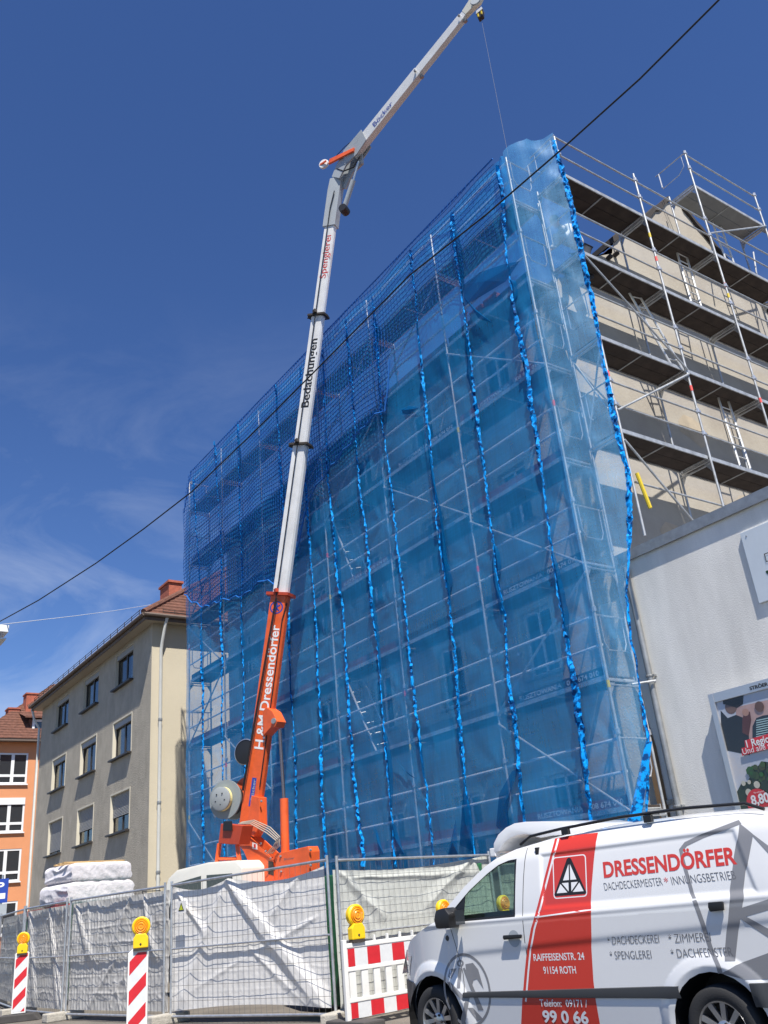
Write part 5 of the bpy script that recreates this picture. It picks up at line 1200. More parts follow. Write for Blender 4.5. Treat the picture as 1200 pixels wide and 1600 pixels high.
tarp('crumpled grey tarp on the fence behind the second beacon', 'c', M_tarpl, seed=23, amp=1.25, folds=((.15, 1.9, .8, 1.0, .12, .06), (2.2, 1.9, 1.6, 1.1, .2, .04), (1.8, 1.0, .8, .2, .12, .02), (2.6, 1.9, 3.0, .9, .12, .05), (2.4, 1.0, 1.5, .2, .12, .015)))
tarp('large white tarp hanging in a tent fold in front of the crane', 'd', M_tarpw, seed=31, top=(1.94, 1.98), amp=.75,
     folds=((1.28, 1.92, 3.2, .12, .26, .13), (1.28, 1.92, .15, .2, .28, .07), (1.75, .95, 2.9, .15, .14, .03), (3.1, 1.3, 1.9, .9, .12, .03), (2.9, 1.95, 2.0, 1.2, .14, .035), (0.1, 1.85, .8, 1.2, .12, .05), (1.5, .8, .5, .45, .1, .015)),
     sag=lambda u: -.10 * math.sin(math.pi * min(1, u / .38)) if u < .38 else -.13 * math.sin(math.pi * (u - .38) / .62), tilt=lambda u: .07 * math.sin(math.pi * u), uw=.955)
tarp('greenish white tarp on the fence behind the red and white barrier', 'e', M_tarpg, seed=43, top=(1.88, 1.95), amp=.8, folds=((2.9, 1.93, 1.8, 1.3, .2, .05), (2.9, 1.93, 3.3, 1.0, .2, .05), (.1, 1.85, .9, 1.2, .15, .06), (.3, 1.75, 2.9, 1.72, .1, .04)), sag=lambda u: -.07 * math.sin(math.pi * u * 1.05))
tarp('greenish white tarp on the fence seen through the side window of the van', 'f', M_tarpg, seed=57, top=(1.95, 1.95), amp=.8)
def warn_sign(label, key, s, z, sz):
    a, b, d, Lp, t = FP[key]; n = V(d.y, -d.x, 0)
    if n.y > 0: n = -n
    p = a + d * s + n * .12 + V(0, 0, z); th = thing('warning_tag', label, 'sign', p)
    MB().prism([(-sz, -sz * .8), (sz, -sz * .8), (sz, sz * .8), (-sz, sz * .8)], p, d, K, n * .004).build('plate', M_tarpw, th)
    MB().prism([(-sz * .6, -sz * .5), (sz * .6, -sz * .5), (0, sz * .6)], p + n * .0055, d, K, n * .003).build('triangle', M_black, th)
    MB().prism([(-sz * .38, -sz * .38), (sz * .38, -sz * .38), (0, sz * .35)], p + n * .009, d, K, n * .002).build('triangle', mat('tag_yellow_green', (.45, .5, .03), .6), th)
warn_sign('small white tag with a triangle at the right end of the grey tarps', 'c', 3.1, 1.48, .085)
warn_sign('small white tag with a yellow triangle at the top left of the white tarp', 'd', .42, 1.62, .11)

# ------------------------------------------------------------------ beacons and barriers with warning lamps
def warn_lamp(parent_label, pos, facing, rz_tilt=0.0, sc_=1.0):
    f = Vector(facing).normalized(); rt_ = K.cross(f).normalized(); p = Vector(pos)
    t = thing('warning_lamp', parent_label, 'lamp', p, group='amber site warning lamps')
    MB().prism([(-.095, 0), (.095, 0), (.095, .12), (.06, .17), (-.06, .17), (-.095, .12)], p - f * .045, rt_, K, f * .09).build('housing', M_lampy, t, bevel=.012)
    c = p + V(0, 0, .255)
    MB().lathe([(.112, -.04), (.118, -.02), (.118, .02), (.10, .035), (.092, .03)], c, f, 28).build('lens_ring', M_lampy, t, smooth=True)
    le = MB()
    prof = [(.092, .028), (.085, .045), (.075, .04), (.065, .052), (.05, .046), (.038, .056), (.02, .05), (.001, .054)]
    le.lathe(prof, c, f, 28, cap=False).build('lens', M_lens, t, smooth=False)
    MB().lathe([(.092, -.028), (.06, -.05), (.001, -.055)], c, f, 24, cap=False).build('lens', M_lens, t)
    MB().lathe([(.014, 0), (.01, .006)], p + f * .046 + V(0, 0, .045), f, 10).build('lock', M_dkframe, t)
    MB().prism([(-.09, -.03), (.09, -.03), (.09, -.001), (-.09, -.001)], p - f * .04, rt_, K, f * .08).build('clamp', M_dark, t)
    t.scale = (sc_,) * 3
    return t
def beacon(label, p, facing, zb, zt, foot=True):
    f = Vector(facing).normalized(); r_ = K.cross(f).normalized(); p = Vector((*p, 0)); t = thing('guide_beacon', label, 'beacon', p, group='red and white guide beacons')
    w = .128
    MB().prism([(-w, zb), (w, zb), (w, zt - .03), (w * .5, zt + .02), (-w * .5, zt + .02), (-w, zt - .03)], p - f * .025, r_, K, f * .05).build('panel', M_bake, t, bevel=.01)
    h0, h1 = zb + .03, zt - .03; wi = w - .022; k = 2 * wi
    MB().prism([(-wi, h0), (wi, h0), (wi, h1), (-wi, h1)], p + f * .0255, r_, K, f * .0015).build('white_sheeting', M_refl, t)
    n = 0; z = h1 + k
    zz = h1 - .10
    while zz > h0 - k:
        # rising to the right stripes
        q = [(-wi, zz - .16), (wi, zz - .16 + k), (wi, zz + k - .005 + .0), (-wi, zz)]
        def clip(P, lo, hi):
            for ax, lim, sg_ in ((1, lo, 1), (1, hi, -1)):
                out = []
                for i in range(len(P)):
                    A, B = P[i], P[(i + 1) % len(P)]; ia, ib = sg_ * (A[ax] - lim) >= 0, sg_ * (B[ax] - lim) >= 0
                    if ia: out.append(A)
                    if ia != ib: tt = (lim - A[ax]) / (B[ax] - A[ax]); out.append((A[0] + (B[0] - A[0]) * tt, A[1] + (B[1] - A[1]) * tt))
                P = out
                if not P: break
            return P
        c = clip(q, h0, h1)
        if len(c) >= 3: MB().prism(c, p + f * .0272, r_, K, f * .0012).build('red_stripe', M_reflr, t)
        zz -= .34
    if foot:
        MB().prism([(-.42, 0), (.42, 0), (.30, .12), (-.30, .12)], p - f * .2, r_, K, f * .4).build('foot', M_foot, t, bevel=.015)
    return t
fc1 = V(.9, -.43, 0); 
beacon('red and white striped beacon at the far left on a dark rubber foot', (-19.48, 4.87), fc1, .13, 1.17)
warn_lamp('amber warning lamp on top of the far left beacon', (-19.47, 4.865, 1.14), fc1)
b2 = atZ(213, 1640, 0)
beacon('red and white striped beacon, second from left, cut by the lower edge', (b2.x, b2.y), fc1, .12, 1.12)
warn_lamp('amber warning lamp on the second beacon from the left', (b2.x + .03, b2.y + .02, 1.14), fc1)
def barrier(label, p, rz, lamps):
    t = thing('barrier_fence', label, 'barrier', p, rz, group='red and white plastic barriers')
    Lb = 2.0
    def bx(name, m, *a, bev=.006): return MB().bb(*a).build(name, m, t, bevel=bev, local=True)
    bx('post', M_bake, 0, .06, -.025, .025, .02, 1.0); bx('post', M_bake, Lb - .06, Lb, -.025, .025, .02, 1.0)
    bx('rail', M_bake, .06, Lb - .06, -.02, .02, .9, .955); bx('rail', M_bake, .06, Lb - .06, -.02, .02, .63, .675); bx('rail', M_bake, .06, Lb - .06, -.02, .02, .28, .325)
    bx('board', M_refl, .06, Lb - .06, -.012, .012, .675, .9, bev=0); bx('board', M_refl, .06, Lb - .06, -.012, .012, .1, .28, bev=0)
    x = .075
    first = .11
    while x < Lb - .1:
        w = first; bx('red_block', M_reflr, x, min(x + w, Lb - .07), -.0145, .0145, .685, .89, bev=0); bx('red_block', M_reflr, x, min(x + w, Lb - .07), -.0145, .0145, .105, .275, bev=0)
        x += w + .21; first = .21
    x = .08
    while x < Lb - .1: bx('slat', M_bake, x, x + .105, -.012, .012, .325, .63, bev=.004); x += .2
    x = .3
    while x < Lb - .1: bx('peg', M_bake, x, x + .03, -.015, .015, .955, 1.02, bev=.003); x += .22
    MB().bb(-.04, .3, -.4, .4, 0, .09).build('foot', M_foot, t, local=True, bevel=.02); MB().bb(Lb - .3, Lb + .02, -.4, .4, 0, .09).build('foot', M_foot, t, local=True, bevel=.02)
    return t
BP = V(-10.72, 6.62, 0); brz = R(94.5)
barrier('red and white plastic barrier left of the van nose', BP, brz, 2)
barrier('red and white plastic barrier hidden behind the van bonnet', BP + V(math.cos(brz), math.sin(brz), 0) * 2.05, brz, 1)
bd = V(math.cos(brz), math.sin(brz), 0); bf = V(bd.y, -bd.x, 0)
warn_lamp('large amber warning lamp on the left end of the red and white barrier', BP + bd * .25 + V(0, 0, .99), bf, sc_=1.13)
warn_lamp('amber warning lamp half hidden behind the bonnet of the van', atX(700, 1437, BP.x - .15) * 1 if False else BP + bd * 1.82 + V(0, 0, .99), bf)
warn_lamp('amber warning lamp seen through the side window of the van', BP + bd * 3.05 + V(0, 0, .97), bf)

# ------------------------------------------------------------------ white van in front
VA = V(-8.4021, 6.2776, 0); VZ = -0.10
vaz = R(-174.0058); vf = V(math.cos(vaz), math.sin(vaz), 0); vl = V(-vf.y, vf.x, 0)
vorg = VA - vl * 0.95; vorg.z = VZ
van = thing('van', 'white delivery van with red stripe and roofer lettering parked in front of the barrier', 'van', vorg, vaz)
WBX = -3.29
def vw(x, z):
    b = 0.95
    if z > 1.2: b -= .11 * ((z - 1.2) / .7) ** 1.4
    if z > 1.72: b -= .05 * ((z - 1.72) / .2) ** 2
    if z < .5: b -= .035 * (.5 - z) / .3
    t = max(0, x + .2) / 1.0; b -= .34 * t ** 2.2
    t = max(0, -3.9 - x) / .4; b -= .04 * t ** 2
    # pressed panels: upper side recess, belt crease, lower crease
    zc = 1.235 + .012 * (-x - 1.5)
    b += .010 * math.exp(-((z - zc) / .022) ** 2)
    if z < zc and x < -.3: b += .006 * min(1, (zc - z) / .05)
    zl = .93 + .045 * (-x - .5)
    if x < -.3: b -= .012 / (1 + math.exp(-(zl - z) / .012)) * min(1, (-.3 - x) / .3)
    if -3.86 < x < -1.62 and 1.28 < z < 1.79:
        e = min((x + 3.86 - max(0, z - 1.3) * .25) / .05, (-1.62 - x) / .05, (z - 1.28) / .05, (1.79 - z) / .04); e = max(0, min(1, e)); b -= .016 * e * e * (3 - 2 * e)
    # raised wheel arch lips
    for cx in (0.0, WBX):
        r = math.hypot(x - cx, z - .32)
        if .40 < r < .56: e = (1 - abs((r - .47) / .09)) ; b += .028 * max(0, e) ** .7
    return b
def fx(xa, z):
    x = xa
    for _ in range(4): x = xa + 1.08 * (.95 - vw(x, z))
    return x
def vside(xa, z, off=.0): x = fx(xa, z); return V(x, vw(x, z) + off, z)
Vpx_n = vl
def vloc(px, py):
    d = wray(px, py); P = CAM + d * ((VA - CAM).dot(vl) / d.dot(vl)); return ((P - VA).dot(vf), P.z - VZ)
def c5(x, y): return vloc(820 + x / 3.158, 1280 + y / 3.158)
def c4(x, y): return vloc(620 + x / 4.704, 1260 + y / 4.704)
outline = [(.68, .24), (.73, .5), (.70, .74), (.60, .96), (.42, 1.08), (.15, 1.17), (-.12, 1.25), (-.32, 1.38), (-.58, 1.56), (-.88, 1.73), (-1.05, 1.80), (-1.3, 1.86), (-1.7, 1.905), (-2.3, 1.93), (-3.1, 1.925), (-3.8, 1.89), (-4.05, 1.84), (-4.16, 1.55), (-4.24, 1.15), (-4.27, .7), (-4.24, .34)]
def arch(cx, r, n=14, a0=-8, a1=188): return [(cx + r * math.cos(R(a0 + (a1 - a0) * i / n)), .32 + r * math.sin(R(a0 + (a1 - a0) * i / n))) for i in range(n + 1)]
bot = [(-3.78, .27)] + arch(WBX, .425)[::-1] + [(-2.75, .25), (-.55, .25)] + arch(0, .425)[::-1] + [(.50, .24)]
win = [(-.30, 1.235), (-.42, 1.36), (-.66, 1.525), (-.92, 1.665), (-1.08, 1.735), (-1.22, 1.765), (-1.33, 1.77), (-1.28, 1.245)]
for side in (1, -1):
    vs, fs = sheet2d([outline + bot, win], lambda x, z: V(x, side * vw(x, z), z), .0125)
    MB().add(vs, fs).build('side_panel', M_vanw, van, smooth=True, local=True)
    # window rubber and glass
    cen = (sum(p[0] for p in win) / len(win), sum(p[1] for p in win) / len(win))
    inner = [(lerp(p[0], cen[0], .07), lerp(p[1], cen[1], .07)) for p in win]
    vs, fs = sheet2d([win, inner], lambda x, z: V(x, side * (vw(x, z) - .004), z)); fo = MB().add(vs, fs).build('window_seal', M_black, van, local=True)
    vs, fs = sheet2d([win], lambda x, z: V(x, side * (vw(x, z) - .014), z)); MB().add(vs, fs).build('side_window', M_vglass, van, local=True, fixn=False)
    vs, fs = sheet2d([[(-.30, 1.24), (-.42, 1.36), (-.60, 1.49), (-.56, 1.24)]], lambda x, z: V(x, side * (vw(x, z) - .006), z)); MB().add(vs, fs).build('quarter_panel', M_black, van, local=True)
# roof, windscreen, bonnet, nose and rear as one lofted skin
def crown(i, t):
    x, z = outline[i]; w = vw(x, z); q = 1 - abs(t) ** 3.0; q2 = 1 - t * t
    bx_ = 0; bz_ = 0
    if i <= 3: bx_ = .20
    elif i <= 5: bx_ = .14; bz_ = .05
    elif i <= 9: bx_ = .20 - .03 * (i - 6); bz_ = .03
    elif i <= 16: bz_ = .055
    else: bx_ = -.05
    if i == 0: bx_ = .17
    return V(x + bx_ * q2, t * w, z + bz_ * q)
NT = 24
def loft(i0, i1, t0=-1, t1=1): return [[crown(i, lerp(t0, t1, k / NT)) for k in range(NT + 1)] for i in range(i0, i1 + 1)]
sk = MB(); sk.grid(loft(0, 6)); sk.grid(loft(9, 20)); sk.build('roof_skin', M_vanw, van, smooth=True, local=True)
MB().grid(loft(6, 9, -.93, .93)).build('windscreen', M_vglass, van, smooth=2, local=True, fixn=False)
ap = MB(); ap.grid(loft(6, 9, -1, -.93)); ap.grid(loft(6, 9, .93, 1)); ap.build('windscreen_pillar', M_vanw, van, smooth=2, local=True)
# front bumper corner, sill, side trim, rear bumper trim
for side in (1, -1):
    def sv(x, z, o): return V(x, side * (vw(x, z) + o), z)
    vs, fs = sheet2d([[(.33, .66), (.73, .69), (.735, .5), (.69, .2), (.46, .2), (.39, .42)]], lambda x, z: sv(x, z, .012), .05); MB().add(vs, fs).build('front_bumper', M_bump, van, smooth=True, local=True)
    def strip(name, x0, x1, z0, z1, o, m):
        n = 24; P = []
        for k in range(n + 1):
            x = lerp(x0, x1, k / n); a0, a1 = z0(x), z1(x); P.append([sv(x, a0 - .004, .001), sv(x, a0, o), sv(x, (a0 + a1) / 2, o * 1.25), sv(x, a1, o), sv(x, a1 + .004, .001)])
        MB().grid(P).build(name, m, van, smooth=True, local=True)
    strip('side_trim', -.46, -2.98, lambda x: .545 + .010 * (x + .46) / -2.5, lambda x: .585 + .055 * (x + .46) / -2.5, .016, M_bump)
    strip('rear_trim', -3.62, -4.24, lambda x: .50, lambda x: .66, .016, M_bump)
    strip('front_flare', .42, .70, lambda x: .21, lambda x: .3, .01, M_bump)
    # door shut lines
    def line(pts, w=.008, name='shut_line', m=M_dkframe):
        vs, fs = sheet2d([stroke(pts, w)], lambda x, z: sv(x, z, .0012), .06); MB().add(vs, fs).build(name, m, van, local=True, fixn=False)
    line([(-1.37, .27), (-1.36, .9), (-1.38, 1.25), (-1.42, 1.6), (-1.46, 1.86)]); line([(-.36, 1.2), (-.42, 1.0), (-.47, .75), (-.46, .42)]); line([(-1.46, .27), (-2.96, .27)], .006)
    line([(-2.98, .3), (-2.97, .62), (-2.80, .78)], .007) if False else None
for (px, r) in ((0, 1),): pass
nb = MB(); Pn = [[V(crown(0, lerp(-1, 1, k / 20)).x + .03 - (.02 if z > .6 else 0), lerp(-1, 1, k / 20) * (vw(.7, .5) + .01), z) for k in range(21)] for z in (.2, .35, .5, .69)]
nb.grid(Pn).build('front_bumper', M_bump, van, smooth=True, local=True)
for side in (1, -1):
    hl = MB(); Ph = []
    for a in range(7):
        row = []
        for b_ in range(5):
            t = lerp(.60, .97, a / 6); z = lerp(.74, .98, b_ / 4); x = .72 - .45 * max(0, z - .74) + .2 * (1 - t * t) + .015; row.append(V(x, side * t * vw(.62, .85), z))
        Ph.append(row)
    hl.grid(Ph).build('headlight', mat('headlight_glass', (.5, .5, .52), .12, metal=.3, coat=1), van, smooth=2, local=True)
    vs, fs = sheet2d([[(.42, .93), (.62, .90), (.66, .74), (.57, .72)]], lambda x, z: V(x, side * (vw(x, z) + .006), z), .05); MB().add(vs, fs).build('headlight', mat('headlight_glass', (.5, .5, .52)), van, local=True)
    rl = MB(); vs, fs = sheet2d([[(-4.05, .75), (-4.2, .75), (-4.14, 1.3), (-4.02, 1.3)]], lambda x, z: V(x, side * (vw(x, z) + .006), z), .1); rl.add(vs, fs).build('tail_light', M_red, van, local=True)
    # mirror
    mm = MB()
    y = side * (.97); mm.prism([(-.42, 1.19), (-.62, 1.19), (-.64, 1.32), (-.58, 1.385), (-.44, 1.37), (-.40, 1.28)], (0.06, y + side * .03, 0), (1, 0, 0), (0, 0, 1), (.0, side * .17, 0))
    mo = mm.build('door_mirror', M_black, van, local=True, bevel=.03, smooth=True)
    MB().bb(-.652, -.648, y + side * .05, y + side * .18, 1.215, 1.35).build('mirror_glass', M_glass, mo, local=True)
    MB().bb(-.50, -.42, y - side * .04, y + side * .05, 1.2, 1.26).build('mirror_foot', M_black, mo, local=True)
    # door handles
    def vhandle(xa, z, l, h=.04):
        x = fx(xa, z); y = vw(x, z); hb = MB(); hb.prism([(0, -h / 2), (-l, -h / 2 + .005), (-l - .01, h / 2 - .005), (-l, h / 2), (0, h / 2), (.01, 0)], (x, side * (y + .012), z), (1, 0, 0), (0, 0, 1), (0, side * .025, 0))
        return hb.build('door_handle', M_black, van, local=True, bevel=.008, smooth=True)
    vhandle(-1.12, 1.07, .22); vhandle(-3.42, 1.215, .12, .07)
    xq = fx(-1.2, 1.055); MB().lathe([(.075, .003), (.07, .002), (.05, -.0)], (xq - .03, side * (vw(xq, 1.05) + .0), 1.055), (0, side, 0), 24).build('handle_cup', M_alloy if side > 9 else M_boomg, van, local=True)
    # roof rail
    rr_ = MB(); rr_.tube([V(x, side * .80, z) for x, z in ((-1.35, 1.90), (-1.5, 1.965), (-1.9, 1.99), (-2.6, 2.01), (-3.3, 2.0), (-3.85, 1.965), (-4.0, 1.90))], .014, 8)
    for x in (-1.95, -2.9): rr_.bb(x - .04, x + .04, side * .78, side * .82, 1.93, 1.99)
    rr_.build('roof_rail', M_black, van, smooth=True, local=True)
    # side indicator
    MB().lathe([(.03, 0), (.025, .01)], V(fx(-.30, 1.09), side * vw(fx(-.30, 1.09), 1.09), 1.09), (0, side, 0), 12).build('indicator', M_dkframe, van, local=True)
# inner arches and wheels
for cx in (0.0, WBX):
    for side in (1, -1):
        li = MB(); P = [[V(cx + .43 * math.cos(R(a)), side * y, .32 + .43 * math.sin(R(a))) for y in (.93, .55)] for a in range(-10, 191, 10)]; li.grid(P); li.prism([(.43 * math.cos(R(a)), .43 * math.sin(R(a))) for a in range(0, 360, 15)], (cx, side * .56, .32), (1, 0, 0), (0, 0, 1), (0, -side * .01, 0))
        li.build('wheel_arch', M_black, van, local=True)
tyre = MB().lathe([(.205, -.095), (.23, -.108), (.29, -.112), (.318, -.09), (.325, -.05), (.325, .05), (.318, .09), (.29, .112), (.23, .108), (.205, .095)], (0, 0, 0), (0, 1, 0), 40, cap=False).mesh('tyre', M_rub, smooth=2)
rb_ = MB(); rb_.lathe([(.207, .10), (.212, .108), (.20, .10), (.195, .02), (.19, -.09)], (0, 0, 0), (0, 1, 0), 40, cap=False)
for k in range(5):
    for dlt in (-9, 9):
        a = R(72 * k + dlt + 10); a2 = R(72 * k + dlt * 1.9 + 10)
        c, s, c2, s2 = math.cos(a), math.sin(a), math.cos(a2), math.sin(a2); w = .019
        p0, p1 = V(.05 * c, .075, .05 * s), V(.2 * c2, .098, .2 * s2); tn = V(-s, 0, c) * w; dpt = V(0, -.03, 0)
        rb_.add([p0 - tn, p0 + tn, p1 + tn * 1.2, p1 - tn * 1.2, p0 - tn + dpt, p0 + tn + dpt, p1 + tn * 1.2 + dpt, p1 - tn * 1.2 + dpt], [(0, 1, 2, 3), (0, 3, 7, 4), (1, 5, 6, 2), (0, 4, 5, 1)])
rb_.lathe([(.075, .05), (.07, .085), (.05, .092), (.001, .094)], (0, 0, 0), (0, 1, 0), 20, cap=False)
rim = rb_.mesh('rim', M_alloy, smooth=True)
disc = MB().lathe([(.001, .0), (.145, .0), (.145, -.02)], (0, 0, 0), (0, 1, 0), 28, cap=False).lathe([(.19, -.03), (.001, -.035)], (0, 0, 0), (0, 1, 0), 20, cap=False).mesh('brake_disc', M_dark)
bolt = MB().lathe([(.012, .0), (.012, .02), (.008, .022)], (0, 0, 0), (0, 1, 0), 6).mesh('bolt', M_dkframe)
for cx in (0.0, WBX):
    for side in (1, -1):
        w = link('wheel', tyre, van, True, loc=(cx, side * .835, .325), rot=(0, 0, 0 if side > 0 else math.pi)); link('rim', rim, w); link('brake_disc', disc, w)
        for k in range(5): link('bolt', bolt, w, loc=(.055 * math.cos(R(72 * k + 46)), .083, .055 * math.sin(R(72 * k + 46))))
# underside, interior
MB().bb(-4.1, .55, -.8, .8, .22, .3).build('floor', M_int, van, local=True)
it = MB(); it.bb(-.6, -.15, -.85, .85, .9, 1.14); it.build('dashboard', M_int, van, local=True, bevel=.04)
bk = MB(); bk.bb(-1.62, -1.58, -.86, .86, .3, 1.85); bk.build('bulkhead', M_int, van, local=True)
for y in (.42, -.38):
    s_ = MB(); s_.box((-1.25, y, .72), (.5, .5, .16)); s_.box((-1.46, y, 1.05), (.13, .46, .62), Matrix.Rotation(R(-12), 3, 'Y')); s_.box((-1.53, y, 1.45), (.09, .26, .2)); s_.build('seat', M_int, van, local=True, bevel=.03)
st_ = MB(); c_s = V(-.72, .42, 1.08); ax_ = V(-.75, 0, .65).normalized(); ring = []
a_ = ax_.orthogonal().normalized(); b__ = ax_.cross(a_)
st_.tube([c_s + a_ * (.185 * math.cos(R(k * 15))) + b__ * (.185 * math.sin(R(k * 15))) for k in range(25)], .015, 6); st_.tube([c_s - a_ * .18, c_s + a_ * .18], .02, 6); st_.build('steering_wheel', M_int, van, local=True, smooth=True)
# ---- vinyl: red swath, white pinstripe, painted crease highlight, lettering, emblems
lay_ = [0.0]
def vflat(name, polys, m, step=.0125, off=None):
    lay_[0] += .00001; o = (.0013 + lay_[0]) if off is None else off
    vs, fs = sheet2d(polys, lambda x, z: vside(x, z, o), step); return MB().add(vs, fs).build(name, m, van, local=True, fixn=False, smooth=2)
redL = [c5(165, 88), c5(140, 160), c5(105, 280), c5(60, 440), c5(30, 540), c5(12, 640), c5(0, 760), c5(-12, 900), c5(-18, 1010)]
redR = [c5(375, 1010), c5(352, 900), c5(340, 800), c5(330, 640), c5(326, 460), c5(336, 330), c5(352, 200), c5(366, 110), c5(384, 57)]
redT = [c5(300, 66), c5(230, 74)]
redL[-1] = (redL[-1][0], .30); redR[0] = (redR[0][0], .30)
vflat('red_swath', [redL + redR + redT], M_vanred)
vflat('pinstripe_and_highlight', [stroke([(x - .045, z) for x, z in redL[:-1]], .02)], M_vinw); vflat('pinstripe_and_highlight', [stroke([c5(50, 484), c5(328, 446)], .012)], M_vinw)  # first stripe is vinyl, second is a painted highlight along the belt crease
def vtext(body, xa0, xa1, z, cap, m, shear=0.0, bold=0.0):
    lay_[0] += .00001; o = (.0022 if z > .6 else .005) + lay_[0]
    return text_mb(MB(), body, lambda u, v: vside(-u, v, o), -xa0, -xa1, z, cap, shear, bold).build('lettering', m, van, local=True, fixn=False)
vtext('DRESSENDÖRFER', -2.435, -3.765, 1.517, .132, M_vanred, .18, .03)
vtext('DACHDECKERMEISTER', -2.415, -3.03, 1.407, .068, M_vantxt, 0, -.012); vtext('*', -3.05, -3.09, 1.40, .068, M_vanred); vtext('INNUNGSBETRIEB', -3.12, -3.72, 1.402, .07, M_vantxt, 0, -.012)
vtext('* DACHDECKEREI', -2.335, -2.87, .967, .068, M_vantxt, 0, -.01); vtext('* ZIMMEREI', -2.965, -3.36, .962, .07, M_vantxt, 0, -.01)
vtext('* SPENGLEREI', -2.335, -2.765, .85, .068, M_vantxt, 0, -.01); vtext('* DACHFENSTER', -2.96, -3.525, .85, .07, M_vantxt, 0, -.01)
vtext('RAIFFEISENSTR. 24', -1.445, -2.05, .855, .062, M_vinw, 0, .012); vtext('91154 ROTH', -1.545, -1.93, .745, .062, M_vinw, 0, .012)
vtext('Telefon:  09171 /', -1.445, -2.0, .475, .062, M_vinw, 0, .008); vtext('99 0 66', -1.46, -1.99, .345, .10, M_vinw, 0, .03)
def rrect(a, b, c, d, r, n=5):
    return [(x, y) for cx, cy, s0 in ((b - r, d - r, 0), (a + r, d - r, 90), (a + r, c + r, 180), (b - r, c + r, 270)) for x, y in [(cx + r * math.cos(R(s0 + 90 * i / n)), cy + r * math.sin(R(s0 + 90 * i / n))) for i in range(n + 1)]]
def quadmap(pts, q):   # unit square -> measured quad bl, br, tr, tl
    return [tuple((1 - u) * (1 - v) * q[0][k] + u * (1 - v) * q[1][k] + u * v * q[2][k] + (1 - u) * v * q[3][k] for k in (0, 1)) for u, v in pts]
Q = [c5(146, 394), c5(313, 381), c5(313, 168), c5(146, 186)]
vflat('emblem', [quadmap(rrect(0, 1, 0, 1, .09), Q), quadmap(rrect(.03, .97, .025, .975, .07), Q)], M_vinw)
vflat('emblem', [quadmap([(.05, .06), (.95, .06), (.98, .10), (.94, .17), (.56, .93), (.50, .96), (.44, .93), (.06, .17), (.02, .10)], Q)], M_black)
for tri in ([(.30, .42), (.48, .42), (.48, .80)], [(.52, .42), (.70, .42), (.52, .80)], [(.26, .36), (.46, .36), (.46, .15)], [(.54, .36), (.74, .36), (.54, .15)], [(.10, .13), (.42, .13), (.22, .34)], [(.58, .13), (.90, .13), (.78, .34)]):
    vflat('emblem', [quadmap(tri, Q)], M_vinw)
# guild emblem on the front door
ce = vloc(728, 1553); 
cx_, cz_ = c4(515, 1360)[0], .61; ra = .335
E_ = lambda u, v: (cx_ + u * ra, cz_ + v * ra)
vflat('guild_emblem', [[E_(*p) for p in circ(0, 0, 1, 40)], [E_(*p) for p in circ(0, 0, .92, 40)]], M_vangrey)
def shp(*pts): vflat('guild_emblem', [[c4(*p) for p in pts]], M_vangrey, .0125)
vflat('guild_emblem', [[c4(*p) for p in circ(467, 1153, 26, 20)], [c4(*p) for p in circ(467, 1153, 13, 16)]], M_vangrey, .0125)
shp((455, 1185), (480, 1185), (465, 1335), (440, 1335)); shp((485, 1190), (500, 1185), (640, 1500), (600, 1500)); shp((505, 1160), (560, 1150), (600, 1200), (640, 1345), (590, 1270), (565, 1280), (545, 1350), (540, 1280), (510, 1210))
shp((390, 1195), (440, 1190), (420, 1230), (400, 1265), (375, 1250)); shp((370, 1290), (395, 1290), (520, 1420), (490, 1430), (400, 1350)); shp((515, 1360), (545, 1360), (500, 1600), (465, 1600)); shp((520, 1480), (560, 1480), (640, 1570), (590, 1580))
# big grey outline emblem at the rear
def gshape(*pts): vflat('grey_emblem', [[c5(*p) for p in pts]], M_vangrey, .0125)
vflat('grey_emblem', [stroke([c5(1095, 5), c5(900, 78), c5(815, 118), c5(788, 150), c5(795, 200), c5(838, 390)], .035)], M_vangrey, .0125)
vflat('grey_emblem', [stroke([c5(836, 400), c5(900, 580), c5(962, 760)], .04)], M_vangrey, .0125)
gshape((1090, 12), (1150, 70), (1105, 240), (1065, 470), (1040, 700), (985, 700), (1010, 400), (1050, 180))
gshape((1060, 440), (1200, 395), (1260, 400), (1260, 430), (1090, 480), (1260, 570), (1260, 620), (1060, 490)); gshape((1040, 720), (1260, 640), (1260, 790), (1080, 790), (965, 760))
gshape((1105, 30), (1125, 50), (1260, 160), (1260, 220))
# curved wind deflector across the front of the roof, open at its sides
def vlocy(px, py, yl):
    d = wray(px, py); P0 = vorg + vl * yl; P = CAM + d * ((P0 - CAM).dot(vl) / d.dot(vl)); return ((P - vorg).dot(vf), P.z - VZ)
YD = .50
outer = [vlocy(x, y, YD) for x, y in ((771, 1334), (771, 1318), (778, 1304), (790, 1293), (803, 1286.5), (820, 1284), (845, 1283.5), (875, 1284), (895, 1287), (907, 1293), (910, 1303))]
inner = [vlocy(x, y, YD) for x, y in ((860, 1306), (845, 1309), (838, 1308), (830, 1304.5), (820, 1303.5), (808, 1305), (796, 1310), (786, 1318), (780, 1330))]
MB().prism(outer + inner, (0, YD, 0), (1, 0, 0), (0, 0, 1), (0, -1.05, 0)).build('wind_deflector', M_vanw, van, local=True, bevel=.012, smooth=True)
q = vlocy(770, 1328, YD); MB().bb(q[0] - .03, q[0] + .05, YD - .08, YD, q[1] - .07, q[1] + .02).build('deflector_foot', M_vanw, van, local=True, bevel=.01)

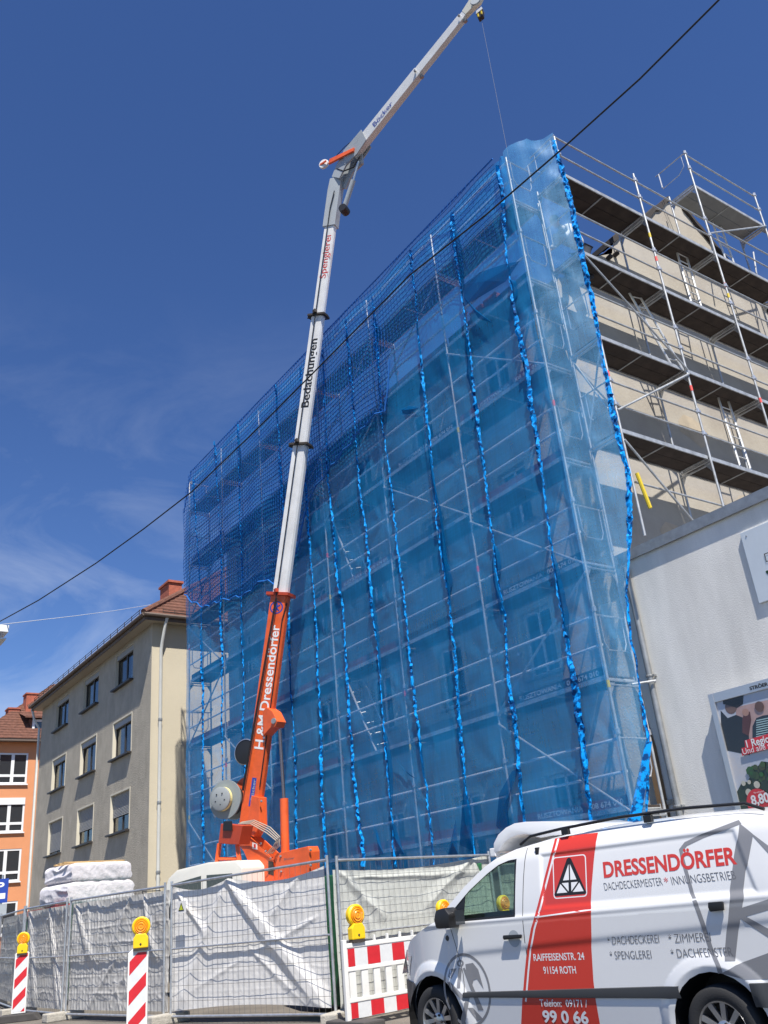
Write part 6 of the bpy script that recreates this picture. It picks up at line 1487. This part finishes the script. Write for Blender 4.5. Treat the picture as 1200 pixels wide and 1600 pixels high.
# ------------------------------------------------------------------ street lamp, cables, parking sign
LP = CAM + wray(-2, 992) * 20.0
lp = thing('street_lamp', 'white street lamp hanging on a cable at the far left edge', 'street lamp', LP)
MB().bb(-.35, .18, -.13, .13, -.10, .04).build('housing', M_wframe, None); 
o = [x for x in bpy.data.objects if x.name.startswith('housing') and x.parent is None][-1]; o.parent = lp; o.location = (0, 0, 0)
sh_ = MB().bb(-.33, .16, -.12, .12, -.13, -.101).build('lamp_glass', M_refl, lp, local=True)
MB().tube([(0, 0, .04), (0, 0, .2)], .02, 6).build('hanger', M_dark, lp, local=True)
LC = LP + V(0, 0, .2)
def along(px, py, P0, P1):
    """point on the pixel ray whose plan position lies on the line P0-P1"""
    d = wray(px, py); n = Vector((P1.y - P0.y, P0.x - P1.x, 0)); t = (P0 - CAM).dot(n) / d.dot(n); return CAM + d * t
E1 = CAM + wray(1125, -2) * 11.0
cb = [along(*q, LC, E1) for q in ((-2, 972), (60, 938), (150, 880), (225, 826), (300, 768), (400, 672), (490, 582), (640, 430), (760, 335), (870, 240), (1000, 123), (1125, -2))]
far = E1 + (cb[-1] - cb[-2]).normalized() * 6
tag(MB().tube(cb + [far], .011, 6).build('overhead_cable', M_cable), 'black overhead cable sweeping across the street in front of the netting', 'cable')
wq = [along(*q, LC, V(-29.8, 10.3, 11.9)) for q in ((0, 976), (60, 969), (120, 962), (180, 954), (235, 945))]
tag(MB().tube(wq, .008, 5).build('span_wire', mat('pale_wire', (.6, .62, .65), .5)), 'thin pale span wire from the lamp to the eave of the grey brown house', 'wire')
sp_ = thing('parking_sign', 'blue parking sign with white letters on a post at the far left', 'sign', (-27.0, 5.4, 0))
pc_ = atPl(3, 1392, V(-27, 6.3, 0), V(.93, -.37, 0)); sp_.location = (pc_.x, pc_.y, 0); WM[sp_.name] = Matrix.Translation((pc_.x, pc_.y, 0))
f_ = V(.93, -.37, 0).normalized(); r_ = K.cross(f_)
MB().tube([(pc_.x, pc_.y, 0), (pc_.x, pc_.y, pc_.z + .4)], .03, 8).build('post', M_galv, sp_)
MB().prism([(-.22, -.3), (.16, -.3), (.16, .3), (-.22, .3)], pc_ + f_ * .035, r_, K, f_ * .01).build('plate', M_blue, sp_)
text_mb(MB(), 'P', lambda u, v: pc_ + f_ * .047 + r_ * u + K * v, -.12, .06, .02, .2, bold=.03).build('lettering', M_vinw, sp_, fixn=False)
MB().prism([(-.14, -.2), (.1, -.2), (.1, -.06), (-.14, -.06)], pc_ + f_ * .046, r_, K, f_ * .002).build('pictogram', M_vinw, sp_)
MB().prism([(-.22, -.62), (.16, -.62), (.16, -.33), (-.22, -.33)], pc_ + f_ * .035, r_, K, f_ * .01).build('plate', M_boomg, sp_)
